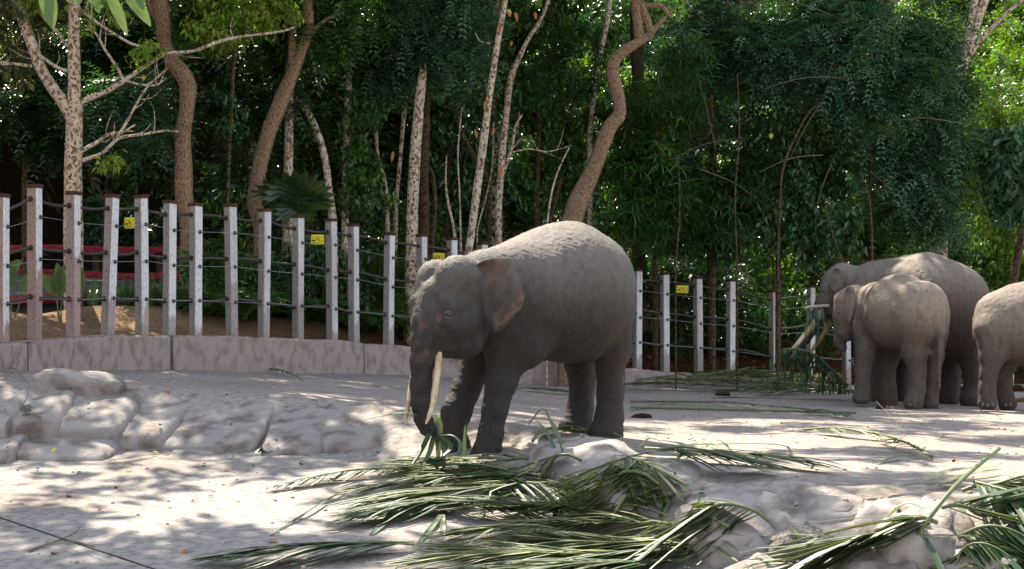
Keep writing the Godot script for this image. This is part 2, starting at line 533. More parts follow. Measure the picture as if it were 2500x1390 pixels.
# bones: [px, py, d, radius px, px, py, d, radius px, blend m]; one end only for a ball
func bones(b: Body, list: Array) -> void:
	for e in list:
		if e.size() == 5:
			b.ball(at(e[0], e[1], e[2]), px_size(e[3], e[2]), e[4])
		else:
			b.add(at(e[0], e[1], e[2]), at(e[4], e[5], e[6]), px_size(e[3], e[2]), px_size(e[7], e[6]), e[8])

func limb(b: Body, d_list: Array, blend: float) -> void:   # a chain of [px, py, d, radius px]
	for i in d_list.size() - 1:
		var p = d_list[i]; var q = d_list[i + 1]
		b.add(at(p[0], p[1], p[2]), at(q[0], q[1], q[2]), px_size(p[3], p[2]), px_size(q[3], q[2]), blend if i == 0 else 0.05)

func foot_flat(b: Body, p: Vector3, r: float) -> void:     # cuts the sole level with the ground
	b.ball(p - Vector3(0, 1.5, 0), 1.5 + 0.0 * r, 0.03, 1)

func skin_tint(spots: Array, dust_sun_y: float, warm := 0.0) -> Callable:   # hide colour; [centre, radius, strength] of the pink freckled places, and a dusty back painted sunlit above shade-darkened legs
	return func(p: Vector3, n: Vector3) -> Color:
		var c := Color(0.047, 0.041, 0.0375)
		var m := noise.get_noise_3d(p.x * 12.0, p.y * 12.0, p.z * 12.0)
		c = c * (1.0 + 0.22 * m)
		var sunlit_dust := smoothstep(dust_sun_y - 0.75, dust_sun_y + 0.35, p.y + 0.25 * m)
		c = c.lerp(Color(0.215, 0.196, 0.172).lerp(Color(0.34, 0.28, 0.215), warm), 0.85 * sunlit_dust)  # warm puts more sunlight into the colour of the back
		c = c.lerp(Color(0.15, 0.12, 0.095), warm * 0.7 * (1.0 - sunlit_dust))
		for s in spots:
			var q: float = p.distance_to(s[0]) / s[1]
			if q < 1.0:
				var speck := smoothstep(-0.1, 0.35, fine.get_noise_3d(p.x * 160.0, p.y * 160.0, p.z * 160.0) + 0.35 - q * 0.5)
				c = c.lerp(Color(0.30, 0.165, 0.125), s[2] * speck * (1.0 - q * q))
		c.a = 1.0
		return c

func hide_folds(trunk_lo: Vector3, trunk_hi: Vector3, trunk_r: float, leg_y: float, deep: float) -> Callable:   # creases of the skin: rings on the trunk and legs, slanting wrinkles on the body
	var ax := trunk_hi - trunk_lo
	return func(p: Vector3) -> float:
		var legs := smoothstep(leg_y + 0.25, leg_y - 0.15, p.y)
		var u := Vector3(p.x + 0.35 * p.y, p.y, p.z)
		var body := absf(fine.get_noise_3d(u.x * 190.0, u.y * 80.0, u.z * 190.0)) + 0.6 * absf(fine.get_noise_3d(u.x * 420.0 + 50.0, u.y * 190.0, u.z * 420.0))
		var leg := absf(fine.get_noise_3d(p.x * 75.0, p.y * 300.0 + p.x * 40.0, p.z * 75.0 + 90.0)) + 0.5 * absf(fine.get_noise_3d(p.x * 300.0, p.y * 420.0, p.z * 300.0))
		var w := lerpf(body, leg, legs)
		var t := clampf((p - trunk_lo).dot(ax) / ax.length_squared(), 0.0, 1.0)
		var q := (p - trunk_lo - ax * t).length() / trunk_r
		if q < 1.0:
			var k := smoothstep(1.0, 0.7, q)
			w = lerpf(w, 0.55 * absf(sin(p.y * 75.0 + 1.5 * fine.get_noise_3d(p.x * 60.0, p.y * 60.0, p.z * 60.0))) + 0.3 * leg, k)
		return deep * (w - 0.35) + 0.006 * noise.get_noise_3d(p.x * 150.0, p.y * 90.0, p.z * 150.0)

func flap(left: Array, right: Array, d_in: float, d_out: float, thick: float, tint: Callable, wave := 0.03, rows := 22, cols := 12) -> ArrayMesh:
	# an ear: a sheet between two edges given in pixels, from the edge at the head to the free edge, with real thickness
	var resample := func(list: Array, t: float) -> Vector2:
		var total := 0.0
		for i in list.size() - 1: total += Vector2(list[i][0], list[i][1]).distance_to(Vector2(list[i + 1][0], list[i + 1][1]))
		var want := t * total
		for i in list.size() - 1:
			var p := Vector2(list[i][0], list[i][1]); var q := Vector2(list[i + 1][0], list[i + 1][1])
			var l := p.distance_to(q)
			if want <= l or i == list.size() - 2: return p.lerp(q, clampf(want / maxf(l, 1e-6), 0, 1))
			want -= l
		return Vector2.ZERO
	var v := PackedVector3Array()
	var c := PackedColorArray()
	for face in 2:
		for r in rows:
			var t := float(r) / (rows - 1)
			var p: Vector2 = resample.call(left, t)
			var q: Vector2 = resample.call(right, t)
			for k in cols:
				var u := float(k) / (cols - 1)
				var xy := p.lerp(q, u + 0.035 * u * fine.get_noise_2d(t * 150.0, 7.0))
				var d := lerpf(d_in, d_out, pow(u, 0.8)) + wave * sin(u * 5.0 + t * 4.0) * u + wave * 0.7 * noise.get_noise_2d(u * 90.0, t * 90.0)
				var th := thick * sqrt(maxf(0.0, 1.0 - pow(2.0 * u - 1.0, 8.0))) * sqrt(maxf(0.0, 1.0 - pow(2.0 * t - 1.0, 12.0)))
				v.append(at(xy.x, xy.y, d) + Vector3(0, 0, th if face == 0 else -th))
	var idx := grid_indices(rows, cols)
	var n := idx.size()
	for i in range(0, n, 3):
		idx.append_array([idx[i] + rows * cols, idx[i + 2] + rows * cols, idx[i + 1] + rows * cols])
	for i in v.size(): c.append(tint.call(v[i], Vector3.UP))
	return build_mesh(v, idx, c)

func skin_at(b: Body, px: float, py: float, d: float) -> Vector3:   # where the hide lies behind a pixel, searched from d - 0.6 on
	var all := PackedInt32Array(range(b.a.size()))
	var q := d - 0.6
	while q < d + 0.6 and b.field(at(px, py, q), all) > 0.0: q += 0.004
	return at(px, py, q)

func toenails(parent: Node, list: Array) -> void:          # [px, py, d, radius px]
	for e in list:
		var s := SphereMesh.new()
		s.radius = px_size(e[3], e[2]); s.height = 2.0 * s.radius
		s.radial_segments = 12; s.rings = 6
		var o := part("toenail", s, M.nail, parent, at(e[0], e[1], e[2]))
		o.scale = Vector3(1.0, 1.15, 0.5)

func bristles(parent: Node, p: Array, count: int, length: float, lean: Vector3) -> void:   # sparse hair along a line of points
	var v := PackedVector3Array(); var idx := PackedInt32Array()
	for i in count:
		var t := rng.randf() * (p.size() - 1.001)
		var k := int(t)
		var q: Vector3 = (p[k] as Vector3).lerp(p[k + 1], t - k) + Vector3(rng.randf_range(-1, 1), rng.randf_range(-0.5, 0.4), rng.randf_range(-1, 1)) * 0.04
		var tip := q + (lean + Vector3(rng.randf_range(-0.5, 0.5), rng.randf_range(-0.3, 0.3), rng.randf_range(-0.5, 0.5))).normalized() * length * rng.randf_range(0.5, 1.2)
		var w := (tip - q).cross(Vector3(rng.randf(), rng.randf(), 1)).normalized() * 0.0013
		var o := v.size()
		v.append_array([q - w, q + w, tip])
		idx.append_array([o, o + 1, o + 2])
	part("hair", build_mesh(v, idx), M.hair, parent)

func tusker() -> void:
	var o := thing("elephant", "dusky grey young bull elephant with pale tusks, feeding at the fronds in the middle", "elephant")
	var b := Body.new()
	bones(b, [
		[1412, 700, 15.85, 141, 1378, 716, 15.55, 166, 0.10],            # rump to belly
		[1378, 716, 15.55, 166, 1292, 722, 15.2, 138, 0.10],             # belly to shoulders
		[1392, 620, 15.6, 74, 1300, 640, 15.35, 70, 0.10],               # spine
		[1268, 690, 15.15, 100, 1185, 690, 14.95, 80, 0.10],             # neck
		[1205, 760, 14.95, 80, 1262, 820, 15.05, 88, 0.08],              # throat to chest
		[1142, 722, 14.76, 72, 1140, 770, 14.72, 66, 0.07],              # back of the skull
		[1120, 683, 14.64, 60, 1112, 720, 14.62, 54, 0.05],              # near dome
		[1068, 687, 14.90, 53, 1064, 735, 14.84, 52, 0.05],              # far dome
		[1066, 722, 14.66, 42, 1046, 785, 14.57, 39, 0.06],              # forehead
		[1072, 738, 14.46, 17, 1112, 750, 14.46, 20, 0.05],              # ridge above the near eye
		[1106, 790, 14.45, 20, 1140, 796, 14.52, 26, 0.05],              # cheekbone
		[1021, 742, 14.74, 24, 1026, 790, 14.66, 23, 0.05],              # far brow
		[1100, 760, 14.53, 38, 1084, 800, 14.51, 34, 0.08],              # near brow and cheekbone
		[1130, 800, 14.60, 56, 1142, 825, 14.62, 46, 0.06],              # jaw hinge
		[1098, 826, 14.60, 44, 1132, 838, 14.62, 37, 0.06],              # cheek
		[1088, 846, 14.66, 28, 1122, 850, 14.66, 25, 0.05],              # chin
		[1066, 836, 14.54, 24, 1066, 868, 14.54, 15, 0.04],              # sheath of the near tusk
		[1030, 840, 14.72, 20, 1024, 876, 14.72, 13, 0.04],              # sheath of the far tusk
	])
	limb(b, [[1048, 790, 14.60, 39], [1037, 830, 14.55, 33], [1031, 880, 14.54, 28.5], [1027, 940, 14.54, 25], [1027, 985, 14.55, 23], [1033, 1022, 14.58, 21], [1044, 1046, 14.62, 18], [1056, 1050, 14.68, 13]], 0.06)
	limb(b, [[1252, 790, 15.02, 66], [1240, 865, 14.98, 52], [1224, 930, 14.95, 38], [1208, 1000, 14.95, 31], [1198, 1060, 14.95, 30], [1188, 1112, 14.95, 37], [1184, 1128, 14.95, 40]], 0.055)
	limb(b, [[1190, 810, 15.40, 56], [1160, 900, 15.40, 36], [1136, 955, 15.34, 34], [1114, 1005, 15.26, 37], [1105, 1045, 15.25, 30], [1112, 1090, 15.26, 34], [1118, 1118, 15.26, 39]], 0.055)
	limb(b, [[1470, 770, 15.62, 84], [1494, 850, 15.66, 48], [1489, 905, 15.70, 33], [1490, 960, 15.74, 31.5], [1487, 1020, 15.72, 34], [1479, 1062, 15.68, 41], [1476, 1076, 15.68, 44]], 0.055)
	limb(b, [[1420, 790, 16.15, 74], [1418, 880, 16.15, 40], [1422, 925, 16.18, 32], [1417, 1000, 16.18, 31], [1408, 1040, 16.14, 36], [1402, 1052, 16.12, 40]], 0.055)
	limb(b, [[1532, 668, 16.25, 13], [1528, 740, 16.42, 10], [1505, 860, 16.45, 6], [1495, 905, 16.45, 5]], 0.04)
	b.ball(at(1440, 858, 15.45), px_size(26, 15.5), 0.06)
	# hollows: temple, eye socket, corner of the mouth
	b.ball(at(1136, 716, 14.35), 0.09, 0.07, 1)
	b.ball(at(1052, 735, 14.42), 0.07, 0.08, 1)
	b.ball(at(1095, 769, 14.325), 0.045, 0.035, 1)
	b.add(at(1078, 806, 14.37), at(1062, 856, 14.43), 0.035, 0.022, 0.045, 1)
	b.add(at(1184, 770, 14.50), at(1182, 838, 14.60), 0.03, 0.03, 0.06, 1)
	b.add(at(1072, 872, 14.42), at(1112, 846, 14.42), 0.016, 0.01, 0.03, 1)
	for e in [[1184, 1138, 14.95], [1118, 1128, 15.26], [1476, 1090, 15.68], [1402, 1066, 16.12]]:
		foot_flat(b, at(e[0], e[1], e[2]), 0.2)
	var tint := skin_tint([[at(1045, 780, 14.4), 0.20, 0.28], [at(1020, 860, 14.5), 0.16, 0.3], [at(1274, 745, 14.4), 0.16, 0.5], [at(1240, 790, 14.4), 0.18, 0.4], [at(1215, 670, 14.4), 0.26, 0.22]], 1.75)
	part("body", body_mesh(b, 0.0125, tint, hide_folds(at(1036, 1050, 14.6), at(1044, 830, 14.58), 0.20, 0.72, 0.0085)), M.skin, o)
	var scale := func(list: Array) -> Array: return list.map(func(q): return [950.0 + q[0] / 2.106, 520.0 + q[1] / 2.106])
	part("ear", flap(scale.call([[446, 272], [470, 300], [488, 335], [484, 390], [480, 440], [486, 490], [498, 540], [515, 590], [546, 622]]),
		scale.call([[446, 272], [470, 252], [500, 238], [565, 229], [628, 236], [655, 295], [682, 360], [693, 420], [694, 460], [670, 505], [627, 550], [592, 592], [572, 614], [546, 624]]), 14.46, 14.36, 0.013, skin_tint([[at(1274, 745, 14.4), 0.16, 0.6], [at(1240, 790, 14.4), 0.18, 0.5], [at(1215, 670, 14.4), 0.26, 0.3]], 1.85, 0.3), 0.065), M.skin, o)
	part("ear", flap([[1062, 668], [1050, 700], [1056, 740], [1070, 790], [1090, 800]], [[1062, 668], [1110, 655], [1140, 690], [1140, 760], [1120, 795], [1090, 800]], 15.0, 15.35, 0.012, tint, 0.03), M.skin, o)
	var eye_at := skin_at(b, 1095, 769, 14.4)
	var e := SphereMesh.new(); e.radius = 0.027; e.height = 0.054
	part("eye", e, M.eye, o, eye_at + Vector3(0, 0, -0.012))
	var k := 1.0 / 270.0
	part("eyelid", tube(smooth_path([[eye_at + Vector3(-11 * k, 0, -0.01), 0.006], [eye_at + Vector3(-5 * k, 6 * k, 0.004), 0.012], [eye_at + Vector3(3 * k, 6 * k, 0.004), 0.012], [eye_at + Vector3(10 * k, 0, -0.01), 0.006]], 4), 8), M.skin_plain, o)
	part("eyelid", tube(smooth_path([[eye_at + Vector3(-11 * k, -2 * k, -0.01), 0.005], [eye_at + Vector3(-1 * k, -8 * k, 0.003), 0.011], [eye_at + Vector3(10 * k, -2 * k, -0.01), 0.005]], 4), 8), M.skin_plain, o)
	part("tusk", tube(smooth_path([[at(1072, 855, 14.52), 0.034], [at(1070, 885, 14.49), 0.033], [at(1066, 925, 14.44), 0.031], [at(1057, 985, 14.36), 0.026], [at(1047, 1018, 14.30), 0.019], [at(1039, 1036, 14.27), 0.006]]), 12), M.ivory, o)
	part("tusk", tube(smooth_path([[at(1018, 868, 14.74), 0.03], [at(1008, 920, 14.70), 0.028], [at(1000, 965, 14.62), 0.024], [at(995, 1005, 14.56), 0.018], [at(989, 1038, 14.52), 0.005]]), 12), M.ivory, o)
	toenails(o, [[1160, 1124, 14.82, 7], [1176, 1129, 14.78, 8], [1194, 1130, 14.78, 8], [1211, 1127, 14.80, 7], [1094, 1114, 15.12, 7], [1108, 1119, 15.09, 8], [1126, 1120, 15.09, 7], [1446, 1078, 15.56, 7], [1460, 1083, 15.52, 8], [1478, 1085, 15.51, 7]])
	bristles(o, [at(1052, 632, 14.8), at(1080, 630, 14.75), at(1126, 622, 14.66), at(1180, 612, 15.0), at(1240, 580, 15.3), at(1330, 552, 15.5)], 240, 0.05, Vector3(-0.3, 1, 0.2))
	bristles(o, [at(1085, 876, 14.6), at(1125, 874, 14.6)], 60, 0.06, Vector3(0, -1, 0))

func calf() -> void:
	var o := thing("elephant", "small grey elephant calf seen from behind, tail hanging, sunlit patches on its back", "elephant")
	var b := Body.new()
	bones(b, [
		[2238, 768, 23.7, 78, 2196, 764, 24.05, 90, 0.10],
		[2196, 764, 24.05, 90, 2146, 776, 24.5, 66, 0.10],
		[2208, 706, 23.9, 33, 2150, 732, 24.4, 38, 0.10],
		[2256, 742, 23.65, 54, 2266, 800, 23.65, 48, 0.08],
		[2224, 720, 23.55, 24, 2214, 760, 23.5, 26, 0.12],
		[2140, 752, 24.5, 62, 2090, 760, 24.75, 48, 0.10],
		[2088, 738, 24.75, 42, 2074, 770, 24.8, 38, 0.07],
		[2062, 735, 24.75, 26, 2056, 770, 24.8, 20, 0.05],
		[2078, 790, 24.75, 30, 2068, 812, 24.75, 22, 0.06],
	])
	limb(b, [[2058, 775, 24.82, 20], [2052, 805, 24.85, 15], [2050, 832, 24.85, 13], [2058, 850, 24.82, 10]], 0.05)
	limb(b, [[2122, 800, 24.35, 42], [2113, 860, 24.3, 24], [2107, 910, 24.3, 18.5], [2106, 948, 24.3, 18], [2104, 970, 24.3, 23]], 0.08)
	limb(b, [[2178, 840, 24.75, 40], [2166, 890, 24.75, 22], [2167, 945, 24.72, 20], [2169, 978, 24.7, 23]], 0.08)
	limb(b, [[2232, 800, 23.66, 46], [2234, 862, 23.66, 31], [2241, 910, 23.68, 21], [2240, 950, 23.66, 20], [2231, 984, 23.62, 25]], 0.08)
	limb(b, [[2276, 815, 23.9, 40], [2280, 870, 23.95, 24], [2277, 920, 23.95, 15], [2275, 960, 23.92, 16], [2273, 988, 23.88, 20]], 0.08)
	limb(b, [[2276, 752, 23.5, 12], [2290, 770, 23.4, 11.5], [2297, 810, 23.36, 10], [2296, 860, 23.36, 7], [2292, 910, 23.38, 5], [2291, 935, 23.38, 4]], 0.05)
	b.ball(at(2170, 832, 24.2), px_size(22, 24.2), 0.08)
	b.ball(at(2272, 862, 23.5), px_size(9, 23.5), 0.05)
	for e in [[2104, 988, 24.3], [2169, 996, 24.7], [2231, 1004, 23.62], [2273, 1003, 23.88]]: foot_flat(b, at(e[0], e[1] - 2, e[2]), 0.15)
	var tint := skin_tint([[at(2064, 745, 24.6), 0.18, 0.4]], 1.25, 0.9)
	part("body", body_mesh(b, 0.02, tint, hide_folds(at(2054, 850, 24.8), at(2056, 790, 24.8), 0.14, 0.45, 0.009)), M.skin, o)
	part("ear", flap([[2064, 712], [2060, 735], [2062, 765], [2066, 785], [2072, 793]], [[2064, 712], [2070, 700], [2078, 697], [2086, 704], [2091, 730], [2090, 752], [2086, 762], [2078, 780], [2072, 793]], 24.42, 24.28, 0.012, tint, 0.03), M.skin, o)
	var e := SphereMesh.new(); e.radius = 0.016; e.height = 0.032
	part("eye", e, M.eye, o, skin_at(b, 2048, 764, 24.7))
	bristles(o, [at(2291, 930, 23.36), at(2290, 952, 23.36)], 90, 0.16, Vector3(0, -1, 0))
	bristles(o, [at(2096, 700, 24.6), at(2150, 690, 24.4), at(2204, 672, 23.9)], 120, 0.05, Vector3(-0.2, 1, 0.1))
	toenails(o, [[2094, 974, 24.17, 3], [2104, 976, 24.15, 3], [2114, 975, 24.17, 3], [2222, 989, 23.48, 3.2], [2234, 990, 23.47, 3.2], [2245, 988, 23.49, 3.2]])

func big_bull() -> void:
	var o := thing("elephant", "largest grey elephant, with long yellowed tusks, chewing a palm frond behind the calf", "elephant")
	var b := Body.new()
	bones(b, [
		[2300, 755, 25.6, 118, 2260, 752, 25.8, 128, 0.10],
		[2260, 752, 25.8, 128, 2160, 748, 26.2, 104, 0.10],
		[2262, 672, 25.8, 54, 2140, 690, 26.3, 52, 0.10],
		[2330, 740, 25.5, 84, 2338, 800, 25.45, 72, 0.09],
		[2150, 712, 26.3, 70, 2070, 715, 26.5, 58, 0.10],
		[2058, 684, 26.4, 42, 2046, 712, 26.4, 40, 0.08],
		[2032, 690, 26.4, 28, 2022, 730, 26.4, 22, 0.06],
		[2020, 706, 26.3, 16, 2012, 740, 26.3, 15, 0.05],
		[2052, 745, 26.35, 28, 2034, 760, 26.35, 18, 0.06],
	])
	limb(b, [[2012, 738, 26.4, 22], [2000, 765, 26.42, 17], [1985, 800, 26.45, 14.5], [1966, 828, 26.45, 12], [1952, 845, 26.4, 10], [1946, 856, 26.3, 7]], 0.06)
	limb(b, [[2150, 800, 26.2, 54], [2142, 870, 26.15, 28], [2139, 930, 26.1, 22], [2136, 972, 26.1, 26]], 0.08)
	limb(b, [[2200, 810, 26.6, 54], [2198, 880, 26.6, 26], [2196, 930, 26.6, 22], [2194, 970, 26.6, 26]], 0.08)
	limb(b, [[2346, 800, 25.45, 62], [2366, 860, 25.4, 32], [2373, 910, 25.4, 21], [2374, 950, 25.4, 20], [2370, 976, 25.35, 27]], 0.09)
	limb(b, [[2318, 820, 25.95, 56], [2322, 880, 26.0, 29], [2322, 930, 26.0, 22], [2318, 972, 26.0, 26]], 0.08)
	limb(b, [[2398, 730, 25.6, 11], [2404, 790, 25.75, 8], [2400, 880, 25.8, 5]], 0.05)
	b.ball(at(2200, 840, 25.9), px_size(30, 26), 0.1)
	for e in [[2136, 990, 26.1], [2194, 988, 26.6], [2370, 994, 25.35], [2318, 990, 26.0]]: foot_flat(b, at(e[0], e[1], e[2]), 0.2)
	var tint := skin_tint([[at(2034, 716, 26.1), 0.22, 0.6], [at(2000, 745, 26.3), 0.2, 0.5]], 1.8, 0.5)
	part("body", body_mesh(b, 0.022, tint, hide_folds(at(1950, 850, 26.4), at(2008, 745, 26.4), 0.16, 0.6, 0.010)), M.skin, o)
	part("ear", flap([[2034, 660], [2026, 678], [2024, 696], [2028, 706]], [[2034, 660], [2046, 654], [2058, 660], [2066, 680], [2062, 708], [2046, 722], [2036, 716], [2028, 706]], 26.1, 26.02, 0.014, tint, 0.04), M.skin, o)
	var e := SphereMesh.new(); e.radius = 0.02; e.height = 0.04
	part("eye", e, M.eye, o, skin_at(b, 2011, 712, 26.2))
	part("tusk", tube(smooth_path([[at(2004, 762, 26.2), 0.05], [at(1990, 788, 26.12), 0.05], [at(1965, 818, 26.0), 0.043], [at(1938, 850, 25.88), 0.032], [at(1917, 868, 25.8), 0.012]]), 12), M.ivory, o)
	part("tusk", tube(smooth_path([[at(2026, 778, 26.5), 0.05], [at(2016, 806, 26.5), 0.048], [at(2000, 832, 26.45), 0.04], [at(1986, 852, 26.4), 0.03], [at(1976, 866, 26.36), 0.014]]), 12), M.ivory_brown, o)
	bristles(o, [at(2026, 672, 26.4), at(2046, 642, 26.4), at(2080, 640, 26.4), at(2116, 642, 26.4), at(2200, 626, 26.0)], 420, 0.09, Vector3(-0.2, 1, 0.1))

func side_elephant() -> void:
	var o := thing("elephant", "grey elephant cut off by the right edge of the photo, its rump towards the calf", "elephant")
	var b := Body.new()
	bones(b, [
		[2478, 796, 23.6, 92, 2530, 786, 23.6, 96, 0.10],
		[2530, 786, 23.6, 96, 2640, 780, 23.8, 84, 0.10],
		[2440, 770, 23.6, 58, 2432, 810, 23.6, 50, 0.09],
		[2480, 740, 23.6, 44, 2620, 730, 23.8, 42, 0.10],
		[2660, 755, 23.85, 56, 2720, 745, 23.9, 46, 0.10],
		[2736, 735, 23.9, 44, 2746, 765, 23.9, 40, 0.08],
		[2760, 775, 23.9, 26, 2768, 800, 23.9, 18, 0.06],
	])
	limb(b, [[2770, 790, 23.9, 19], [2780, 840, 23.95, 14], [2782, 890, 24.0, 11], [2770, 930, 24.0, 8]], 0.05)
	limb(b, [[2432, 810, 23.45, 54], [2424, 868, 23.4, 32], [2414, 915, 23.38, 21], [2411, 950, 23.36, 20], [2411, 984, 23.34, 24]], 0.09)
	limb(b, [[2466, 830, 23.95, 44], [2458, 890, 23.98, 24], [2448, 930, 24.0, 19], [2455, 965, 23.96, 19], [2461, 986, 23.9, 23]], 0.08)
	limb(b, [[2640, 830, 23.5, 40], [2636, 900, 23.5, 24], [2634, 950, 23.5, 20], [2634, 984, 23.5, 24]], 0.08)
	limb(b, [[2680, 830, 24.1, 40], [2684, 900, 24.1, 24], [2684, 950, 24.1, 20], [2684, 984, 24.1, 24]], 0.08)
	limb(b, [[2398, 745, 23.62, 10], [2387, 780, 23.62, 8.5], [2385, 830, 23.64, 6], [2390, 880, 23.66, 4]], 0.03)
	for e in [[2411, 1003, 23.34], [2461, 1004, 23.9], [2634, 1003, 23.5], [2684, 1001, 24.1]]: foot_flat(b, at(e[0], e[1] - 2, e[2]), 0.15)
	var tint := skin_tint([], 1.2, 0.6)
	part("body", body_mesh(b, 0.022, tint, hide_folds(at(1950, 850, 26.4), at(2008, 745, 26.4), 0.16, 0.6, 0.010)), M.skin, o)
	part("ear", flap([[2716, 712], [2712, 750], [2720, 790]], [[2716, 712], [2690, 715], [2672, 750], [2690, 800], [2720, 790]], 23.6, 23.5, 0.013, tint, 0.03), M.skin, o)
	toenails(o, [[2400, 988, 23.2, 4], [2412, 990, 23.19, 4], [2424, 988, 23.2, 4], [2456, 990, 23.75, 4], [2468, 989, 23.75, 4]])

# ---------------------------------------------------------------- the fence
func lay_out_fence() -> void:
	for i in POSTS.size():
		var p = POSTS[i]
		var q := at(p[0], p[3], p[1])
		fence.append(Vector2(q.x, p[1]))
		fence_top.append(q.y)
	var a := fence[0] - (fence[1] - fence[0]).normalized() * 12.0
	var b := fence[-1] + (fence[-1] - fence[-2]).normalized() * 25.0
	fence.insert(0, a); fence_top.insert(0, fence_top[0] - 0.05)
	fence.append(b); fence_top.append(fence_top[-1] - 0.9)

func post_mesh(height: float, w: float, rough_low: float, pinkish: float, seed_: float) -> ArrayMesh:
	# a square concrete post; face 0 looks into the arena and is whitewashed above a ragged line, the others are bare
	var v := PackedVector3Array(); var c := PackedColorArray(); var idx := PackedInt32Array()
	var h := w * 0.5
	var bevel := 0.012
	var ring := [Vector2(-h + bevel, h), Vector2(h - bevel, h), Vector2(h, h - bevel), Vector2(h, -h + bevel), Vector2(h - bevel, -h), Vector2(-h + bevel, -h), Vector2(-h, -h + bevel), Vector2(-h, h - bevel)]
	var white := Color(0.72, 0.72, 0.72)
	var bare := Color(0.23, 0.225, 0.205).lerp(Color(0.34, 0.225, 0.155), pinkish)
	var worn := Color(0.45, 0.41, 0.39).lerp(Color(0.44, 0.30, 0.27), pinkish)
	var rows := 44
	for f in 8:
		var p: Vector2 = ring[f]; var q: Vector2 = ring[(f + 1) % 8]
		var cols := 7 if f % 2 == 0 else 2
		var base := v.size()
		for r in rows:
			var y := height * r / (rows - 1)
			for k in cols:
				var u := float(k) / (cols - 1)
				var xz := p.lerp(q, u)
				var chip := 0.004 * noise.get_noise_3d(xz.x * 300.0 + seed_, y * 60.0, xz.y * 300.0)
				v.append(Vector3(xz.x + chip, y, xz.y + chip))
				var line := rough_low * height + 0.16 * noise.get_noise_2d(u * 90.0 + seed_ * 7.0, seed_) + 0.10 * u
				var col := bare
				if f == 0 or f == 1 or f == 7:
					col = white if y > line else worn
				else:
					col = bare.lerp(worn, 0.5 + 0.5 * noise.get_noise_2d(y * 25.0, seed_ + f * 9.0)).lerp(Color(0.30, 0.30, 0.295), 0.35 * (1.0 - pinkish))
				var dirt := noise.get_noise_3d(xz.x * 90.0 + seed_ * 3.0, y * 22.0, xz.y * 90.0)
				col = col.lerp(Color(0.27, 0.235, 0.20), clampf(dirt * 1.5 - 0.1, 0.0, 0.55) * (0.5 + 0.5 * (1.0 - y / height)))
				if y < 0.16: col = col.lerp(Color(0.33, 0.26, 0.21), 0.6 * (1.0 - y / 0.16))
				c.append(col)
		idx.append_array(grid_indices(rows, cols, false, base))
	var top := v.size()
	for p in ring:
		v.append(Vector3(p.x, height, p.y)); c.append(bare)
	for i in range(1, 7): idx.append_array([top, top + i, top + i + 1])
	for t in range(0, idx.size(), 3):
		var s := idx[t + 1]; idx[t + 1] = idx[t + 2]; idx[t + 2] = s
	return build_mesh(v, idx, c)

